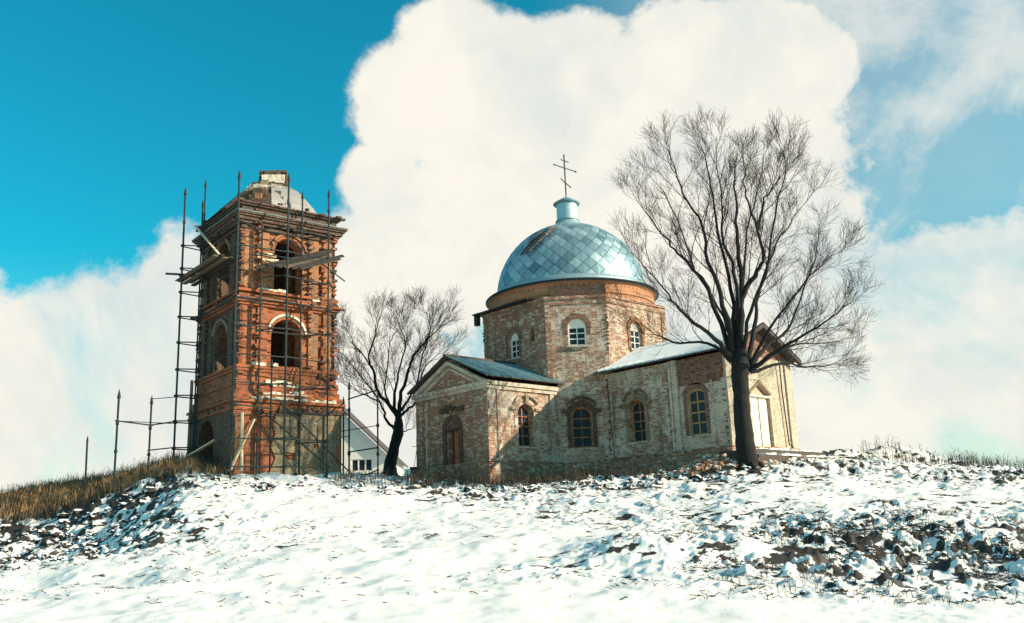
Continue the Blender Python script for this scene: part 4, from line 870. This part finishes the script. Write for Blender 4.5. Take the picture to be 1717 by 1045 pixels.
def limb_line(pxs, d0, seedv, pts_extra=5, rnd=None):
    pts = []
    for (x, y, dz) in pxs: pts.append(at(x, y, d0+dz))
    out = []
    for i in range(len(pts)-1):
        for k in range(4):
            t = k/4; p0, p1, p2, p3 = pts[max(i-1, 0)], pts[i], pts[i+1], pts[min(i+2, len(pts)-1)]
            q = .5*((2*p1)+(p2-p0)*t+(2*p0-5*p1+4*p2-p3)*t*t+(3*p1-p0-3*p2+p3)*t**3)
            out.append(q+Vector((rnd.gauss(0, .03), rnd.gauss(0, .03), rnd.gauss(0, .03))))
    out.append(pts[-1]); return out
def c6(x, y): return (1020+x/2.089, 150+y/2.089)
def tree(name, label, d0, trunk, limbs, lens, nchild, seed, rmin, fork, spread=(20, 44), upv=.30):
    rnd = random.Random(seed); base = at(*trunk[0][:2], d0); t = thing(name, label, 'tree', base)
    mb = MB(); P_ = [at(x, y, d0) for x, y, _ in trunk]; Rr = [q[2] for q in trunk]
    Pd = []; Rd = []
    for i in range(len(P_)-1):
        for k in range(4): f = k/4; Pd.append(P_[i].lerp(P_[i+1], f)+Vector((rnd.gauss(0, .012), rnd.gauss(0, .012), 0))); Rd.append(Rr[i]*(1-f)+Rr[i+1]*f+rnd.uniform(-.012, .012))
    Pd.append(P_[-1]); Rd.append(Rr[-1])
    mb.tube([Pd[0]-Zv*.8]+Pd, [Rd[0]*1.3]+Rd, 18)
    for k in range(7):      # root flare
        a = k*.9+rnd.random()*.4; e_ = Vector((math.cos(a), math.sin(a), 0)); mb.tube([Pd[2]+e_*Rd[2]*.45, Pd[0]+e_*Rd[0]*.95+Zv*.12, Pd[0]+e_*Rd[0]*1.7-Zv*.35], [Rd[0]*.30, Rd[0]*.28, Rd[0]*.12], 7)
    mb.build('trunk', 'bark', t, smooth_=True)
    for (pxs, r0_, nc) in limbs:
        L0 = limb_line(pxs, d0, 0, rnd=rnd); n = len(L0); Rr = [max(r0_*(1-(i/(n-1))**.62*.95), .009) for i in range(n)]
        mb = MB(); mb.tube(L0, Rr, 8, cap=False); lb = mb.build('limb', 'bark', t, smooth_=True)
        mb = MB(); branchlets(mb, L0, Rr, 0, rnd, lens, [nc]+nchild, upv, spread, .22, rmin); mb.build('twigs', 'bark', lb, stuff=True, uv=False)
    return t
def lim(pts, r_, nc, dz): 
    n = len(pts); return ([(*c6(465+(x-465)*.94, y), dz*(i/(n-1))**.9) for i, (x, y) in enumerate(pts)], r_, nc)
BT = [lim([(462, 960), (447, 850), (440, 780), (468, 700), (452, 560), (447, 430), (440, 310), (450, 215)], .26, 15, .8),
      lim([(470, 960), (462, 790), (484, 692), (528, 640), (545, 585), (525, 490), (490, 400), (476, 300), (512, 215)], .19, 13, -1.2),
      lim([(526, 495), (545, 400), (585, 340), (640, 255)], .09, 9, -.6),
      lim([(440, 950), (402, 760), (340, 600), (322, 480), (250, 370), (215, 260), (185, 205)], .15, 15, -2.0),
      lim([(428, 940), (340, 700), (250, 590), (190, 530), (110, 430), (60, 365)], .13, 15, 1.6),
      lim([(430, 950), (370, 870), (270, 800), (210, 740), (130, 650), (50, 560)], .14, 15, -2.6),
      lim([(445, 900), (430, 700), (380, 500), (350, 330), (330, 230), (300, 150)], .13, 14, 2.8),
      lim([(500, 975), (560, 900), (640, 840), (690, 720), (735, 600), (760, 470)], .12, 14, 2.2),
      lim([(495, 985), (600, 920), (690, 865), (800, 800), (885, 735)], .14, 14, -2.4),
      lim([(505, 990), (620, 962), (740, 972), (850, 960)], .10, 11, 1.0),
      lim([(490, 960), (520, 800), (535, 690), (600, 540), (660, 450), (740, 350)], .13, 14, 3.0),
      lim([(460, 820), (440, 640), (400, 540), (392, 420), (382, 300), (374, 165)], .12, 14, -3.0),
      lim([(440, 960), (340, 890), (210, 885), (120, 840), (30, 760)], .10, 13, 2.6),
      lim([(470, 930), (500, 780), (560, 620), (600, 400), (625, 290), (615, 200)], .11, 13, -3.4),
      lim([(450, 940), (400, 800), (300, 640), (200, 400), (120, 300)], .11, 13, 3.8),
      lim([(500, 960), (600, 800), (720, 660), (820, 560)], .10, 12, -3.6),
      lim([(455, 900), (470, 700), (490, 500), (535, 320), (552, 190)], .11, 12, 4.2),
      lim([(505, 980), (640, 900), (760, 890), (880, 870)], .08, 10, 3.6)]
tree('bare_tree', 'big bare tree with a broad dark trunk in front of the right wing', 39, [(1256, 786, .50), (1251, 762, .41), (1247, 720, .36), (1243, 670, .335), (1241, 630, .355), (1241, 610, .375), (1241.5, 596, .32), (1242, 582, .20), (1242, 570, .06)], BT,
     [2.1, 1.15, .68], [7, 6], 3, .0045, None)
def z4(x, y): return (540+x/3.073, 480+y/3.073)
def lim2(pts, r_, nc, dz): n = len(pts); return ([(*z4(x, y), dz*(i/(n-1))) for i, (x, y) in enumerate(pts)], r_, nc)
ST = [lim2([(395, 680), (350, 620), (290, 550), (262, 430), (240, 370), (270, 270), (290, 190), (310, 120)], .17, 12, -1),
      lim2([(395, 690), (370, 600), (385, 500), (405, 400), (430, 300), (390, 180), (380, 110)], .15, 12, 1.5),
      lim2([(400, 680), (400, 580), (440, 450), (460, 380), (530, 290), (600, 215), (650, 150)], .17, 13, -1.5),
      lim2([(395, 745), (330, 690), (300, 600), (200, 470), (120, 370), (70, 320)], .13, 12, 1.5),
      lim2([(260, 430), (210, 350), (150, 290), (110, 230)], .08, 9, .6),
      lim2([(405, 670), (450, 630), (490, 580), (520, 440), (600, 350), (700, 320)], .12, 11, 2.0),
      lim2([(395, 745), (430, 750), (480, 720), (540, 660)], .07, 7, 1.0),
      lim2([(300, 600), (220, 560), (130, 500), (80, 440)], .07, 9, -1.5),
      lim2([(385, 660), (330, 560), (340, 380), (370, 250), (480, 130)], .10, 11, 2.5),
      lim2([(410, 640), (480, 520), (520, 350), (560, 220), (520, 110)], .10, 11, -2.5)]
tree('bare_tree', 'smaller bare tree with a leaning trunk between the tower and the church', 58,
     [(653, 800, .46), (655, 775, .38), (661, 750, .33), (667, 727, .34), (668, 712, .30), (668, 702, .22), (668, 694, .08)], ST, [2.3, 1.2, .7], [8, 6], 5, .006, None)

# ------------------------------------------------------------------ vegetation, clods, rubble
def scatter_px(n, xr, dr, keep=None):
    out = []; tot = 0
    while tot < n:
        x = rng.uniform(*xr, 4000); d = rng.uniform(*dr, 4000); q = [ray(0, 850), ray(1, 850)]
        r0_ = np.array(q[0]); dr_ = np.array(q[1])-r0_; rr = r0_+x[:, None]*dr_; sc_ = d/(rr@np.array(FH)); X = CAM.x+rr[:, 0]*sc_; Y = CAM.y+rr[:, 1]*sc_
        k = ~inside_buildings(X, Y)
        if keep is not None: k &= keep(x, d, X, Y)
        out.append(np.column_stack([X, Y])[k]); tot += k.sum()
    X = np.concatenate(out)[:n]; return np.column_stack([X, terrain(X[:, 0], X[:, 1])])
def inside_buildings(X, Y):
    a = (X-TX.x)*ex.x+(Y-TX.y)*ex.y; b_ = (X-TX.x)*ey.x+(Y-TX.y)*ey.y
    return ((abs(a) < 2.9) & (abs(b_) < 2.9)) | ((abs(X) < 2.8) & (Y > -9.05) & (Y < 4)) | ((X > -5) & (X < 11.6) & (abs(Y) < 2.75)) | ((abs(X) < 4.8) & (abs(Y) < 4.8))
def blades(name, pts, hmin, hmax, mt, label, cat, wd=.012, bend=.4, forks=0):
    V = []; Fc = []
    for (x, y, z) in pts:
        h = random.uniform(hmin, hmax); a = random.uniform(0, 6.28); lx, ly = math.cos(a)*h*bend*random.random(), math.sin(a)*h*bend*random.random()
        wa = random.uniform(0, 6.28); wx, wy = math.cos(wa)*wd, math.sin(wa)*wd; k = len(V); z -= .03
        V += [(x-wx, y-wy, z), (x+wx, y+wy, z), (x+wx*.8+lx*.35, y+wy*.8+ly*.35, z+h*.55), (x-wx*.8+lx*.35, y-wy*.8+ly*.35, z+h*.55), (x+lx, y+ly, z+h*random.uniform(.8, 1))]
        Fc += [(k, k+1, k+2, k+3), (k+3, k+2, k+4)]
        for q in range(forks):
            k = len(V); t = random.uniform(.3, .9); a2 = random.uniform(0, 6.28); bx, by, bz = x+lx*t*.6, y+ly*t*.6, z+h*t; l2 = h*random.uniform(.2, .4)
            V += [(bx-wx*.7, by-wy*.7, bz), (bx+wx*.7, by+wy*.7, bz+.01), (bx+math.cos(a2)*l2*.7, by+math.sin(a2)*l2*.7, bz+l2*.7)]; Fc += [(k, k+1, k+2)]
    me = bpy.data.meshes.new(name); me.from_pydata(V, [], Fc); me.materials.append(M_[mt]); o = link(bpy.data.objects.new(name, me))
    return tag(o, label, cat, kind='stuff')
ok = None
blades('dry_grass', scatter_px(9500, (-60, 395), (42.6, 47), lambda x, d, X, Y: rng.random(len(x)) < np.where(x > 330, .35, 1)*np.where(x < 30, .5, 1)), .2, .62, 'straw', 'tall straw-brown dry grass on the bank left of the tower', 'grass', .012)
blades('dry_grass', scatter_px(2600, (690, 1000), (41.3, 45), ok), .1, .55, 'weed', 'thin dry grass along the foot of the left church wing', 'grass', .010, forks=1)
blades('dead_weeds', scatter_px(2200, (-40, 380), (42, 46), ok), .25, .8, 'weed', 'dark dead weed stalks among the grass left of the tower', 'weeds', .010, forks=4)
blades('dead_weeds', scatter_px(1600, (560, 1130), (40.0, 44), ok), .2, .7, 'weed', 'dead weed stalks at the crest before the church', 'weeds', .010, forks=3)
blades('bare_bushes', scatter_px(650, (1440, 1760), (46, 52), lambda x, d, X, Y: fbm(X*.5, Y*.5, 2, 21) > .47), .25, .8, 'weed', 'low bare twiggy bushes along the skyline at far right', 'bushes', .012, forks=4)
# short arching stems poking through the snow everywhere on the slope
def arcs(n, xr, dr, keepf, name, label):
    V = []; Fc = []; pts = scatter_px(n, xr, dr, keepf)
    for (x, y, z) in pts:
        a = random.gauss(math.atan2(RH.y, RH.x), .7)+(math.pi if random.random() < .5 else 0); l = random.uniform(.05, .22); h = random.uniform(.01, .06); wd = random.uniform(.006, .014)
        dx_, dy_ = math.cos(a), math.sin(a); k = len(V)
        for i in range(4):
            t = i/3; hh_ = h*(t+random.uniform(-.3, .5)*(i > 0)); V += [(x+dx_*l*t, y+dy_*l*t, z+hh_-wd), (x+dx_*l*t-dy_*wd, y+dy_*l*t+dx_*wd, z+hh_+wd)]
        for i in range(3): Fc.append((k+2*i, k+2*i+2, k+2*i+3, k+2*i+1))
    me = bpy.data.meshes.new(name); me.from_pydata(V, [], Fc); me.materials.append(M_['weed']); return tag(link(bpy.data.objects.new(name, me)), label, 'weeds', kind='stuff')
def patchy(x, d, X, Y): return rng.random(len(x)) < roughness(X, Y, d, (x-858)/FPX)*.6*(fbm(X*.8, Y*.8, 2, 31) > .47)
blades('dead_weeds', scatter_px(2600, (1080, 1760), (19, 30), lambda x, d, X, Y: patchy(x, d, X, Y) & (rng.random(len(x)) < (x-1000)/500)), .05, .24, 'weed', 'short dark weed tufts among the clods at the lower right', 'weeds', .009, bend=1.0, forks=3)
arcs(4200, (-40, 1760), (19, 43), patchy, 'withered_stems', 'short arched withered stems poking through the snow')
# clods
def ico():
    import bmesh
    bm = bmesh.new(); bmesh.ops.create_icosphere(bm, subdivisions=2, radius=1); v = [tuple(q.co) for q in bm.verts]; f = [tuple(x.index for x in q.verts) for q in bm.faces]; bm.free(); return np.array(v), f
IV, IF = ico()
def lumps(n, xr, dr, keepf, s0, s1, name, mt, label, cat, squash=.6):
    pts = scatter_px(n, xr, dr, keepf); V = []; Fc = []; 
    for (x, y, z) in pts:
        s_ = s0*(s1/s0)**random.random()**1.6; k = sum(len(q) for q in V) if False else len(V)*len(IV); sx, sy, sz = s_*random.uniform(.6, 1.4), s_*random.uniform(.6, 1.3), s_*squash*random.uniform(.6, 1.2); a = random.random()*6.28
        o_ = random.random()*90; nz = np.array([mnoise.noise(Vector((q[0]*1.7+o_, q[1]*1.7, q[2]*1.7))) for q in IV])[:, None] if s_ > .10 else rng.uniform(-.3, .3, (len(IV), 1))
        P_ = IV*(1+.75*nz); c_, s2_ = math.cos(a), math.sin(a)
        V.append(np.column_stack([x+(P_[:, 0]*c_-P_[:, 1]*s2_)*sx, y+(P_[:, 0]*s2_+P_[:, 1]*c_)*sy, z+P_[:, 2]*sz+sz*.15])); Fc += [tuple(i+k for i in q) for q in IF]
    me = bpy.data.meshes.new(name); me.from_pydata(np.concatenate(V).tolist(), [], Fc); me.materials.append(M_[mt]); return tag(link(bpy.data.objects.new(name, me)), label, cat, kind='stuff')
lumps(520, (1180, 1760), (18.8, 29), lambda x, d, X, Y: patchy(x, d, X, Y) & (rng.random(len(x)) < (x-1150)/450), .03, .12, 'earth_clods', 'clod', 'dark clods of earth with snow caps at the lower right', 'clods', .75)
lumps(450, (-40, 1760), (22, 40), patchy, .03, .09, 'small_clods', 'clod', 'small dark clods scattered over the snowy slope', 'clods')
lumps(240, (360, 1350), (37.5, 41.5), patchy, .06, .2, 'crest_lumps', 'clod', 'snow-capped lumps along the crest below the buildings', 'clods', .8)
lumps(300, (-40, 250), (34.5, 42), ok, .06, .26, 'bank_lumps', 'clod', 'dark lumps on the shaded bank at the left', 'clods', .7)
# brick rubble heap beside the tree
V = MB(); V2 = MB()
for _ in range(520):
    px = random.gauss(1205, 38); d = random.uniform(38.6, 40.6); p = at(px, 800, d)
    if p.y > -2.95 and 4 < p.x < 11.6: continue
    z = gz(p.x, p.y)+random.uniform(-.02, .10)+.35*math.exp(-((px-1190)/40)**2)*random.random(); a = random.random()*6.28; U = Vector((math.cos(a), math.sin(a), random.uniform(-.4, .4))).normalized(); Nn = U.cross(Zv).normalized()
    l, h, c = random.uniform(.06, .15), random.uniform(.03, .06), random.uniform(.05, .08); (V if random.random() < .55 else V2).box((p.x, p.y, z), U, Nn, -l, l, -h, h, -c, c, jit=.015)
rb = V.build('brick_rubble', 'rubble'); tag(rb, 'heap of broken red bricks with snow at the foot of the big tree', 'rubble', kind='stuff')
rb = V2.build('lime_rubble', 'rubble2'); tag(rb, 'pale broken mortar and stones mixed in the heap by the big tree', 'rubble', kind='stuff')
print('tris approx', sum(len(o.data.polygons) for o in scene.objects if o.type == 'MESH'))
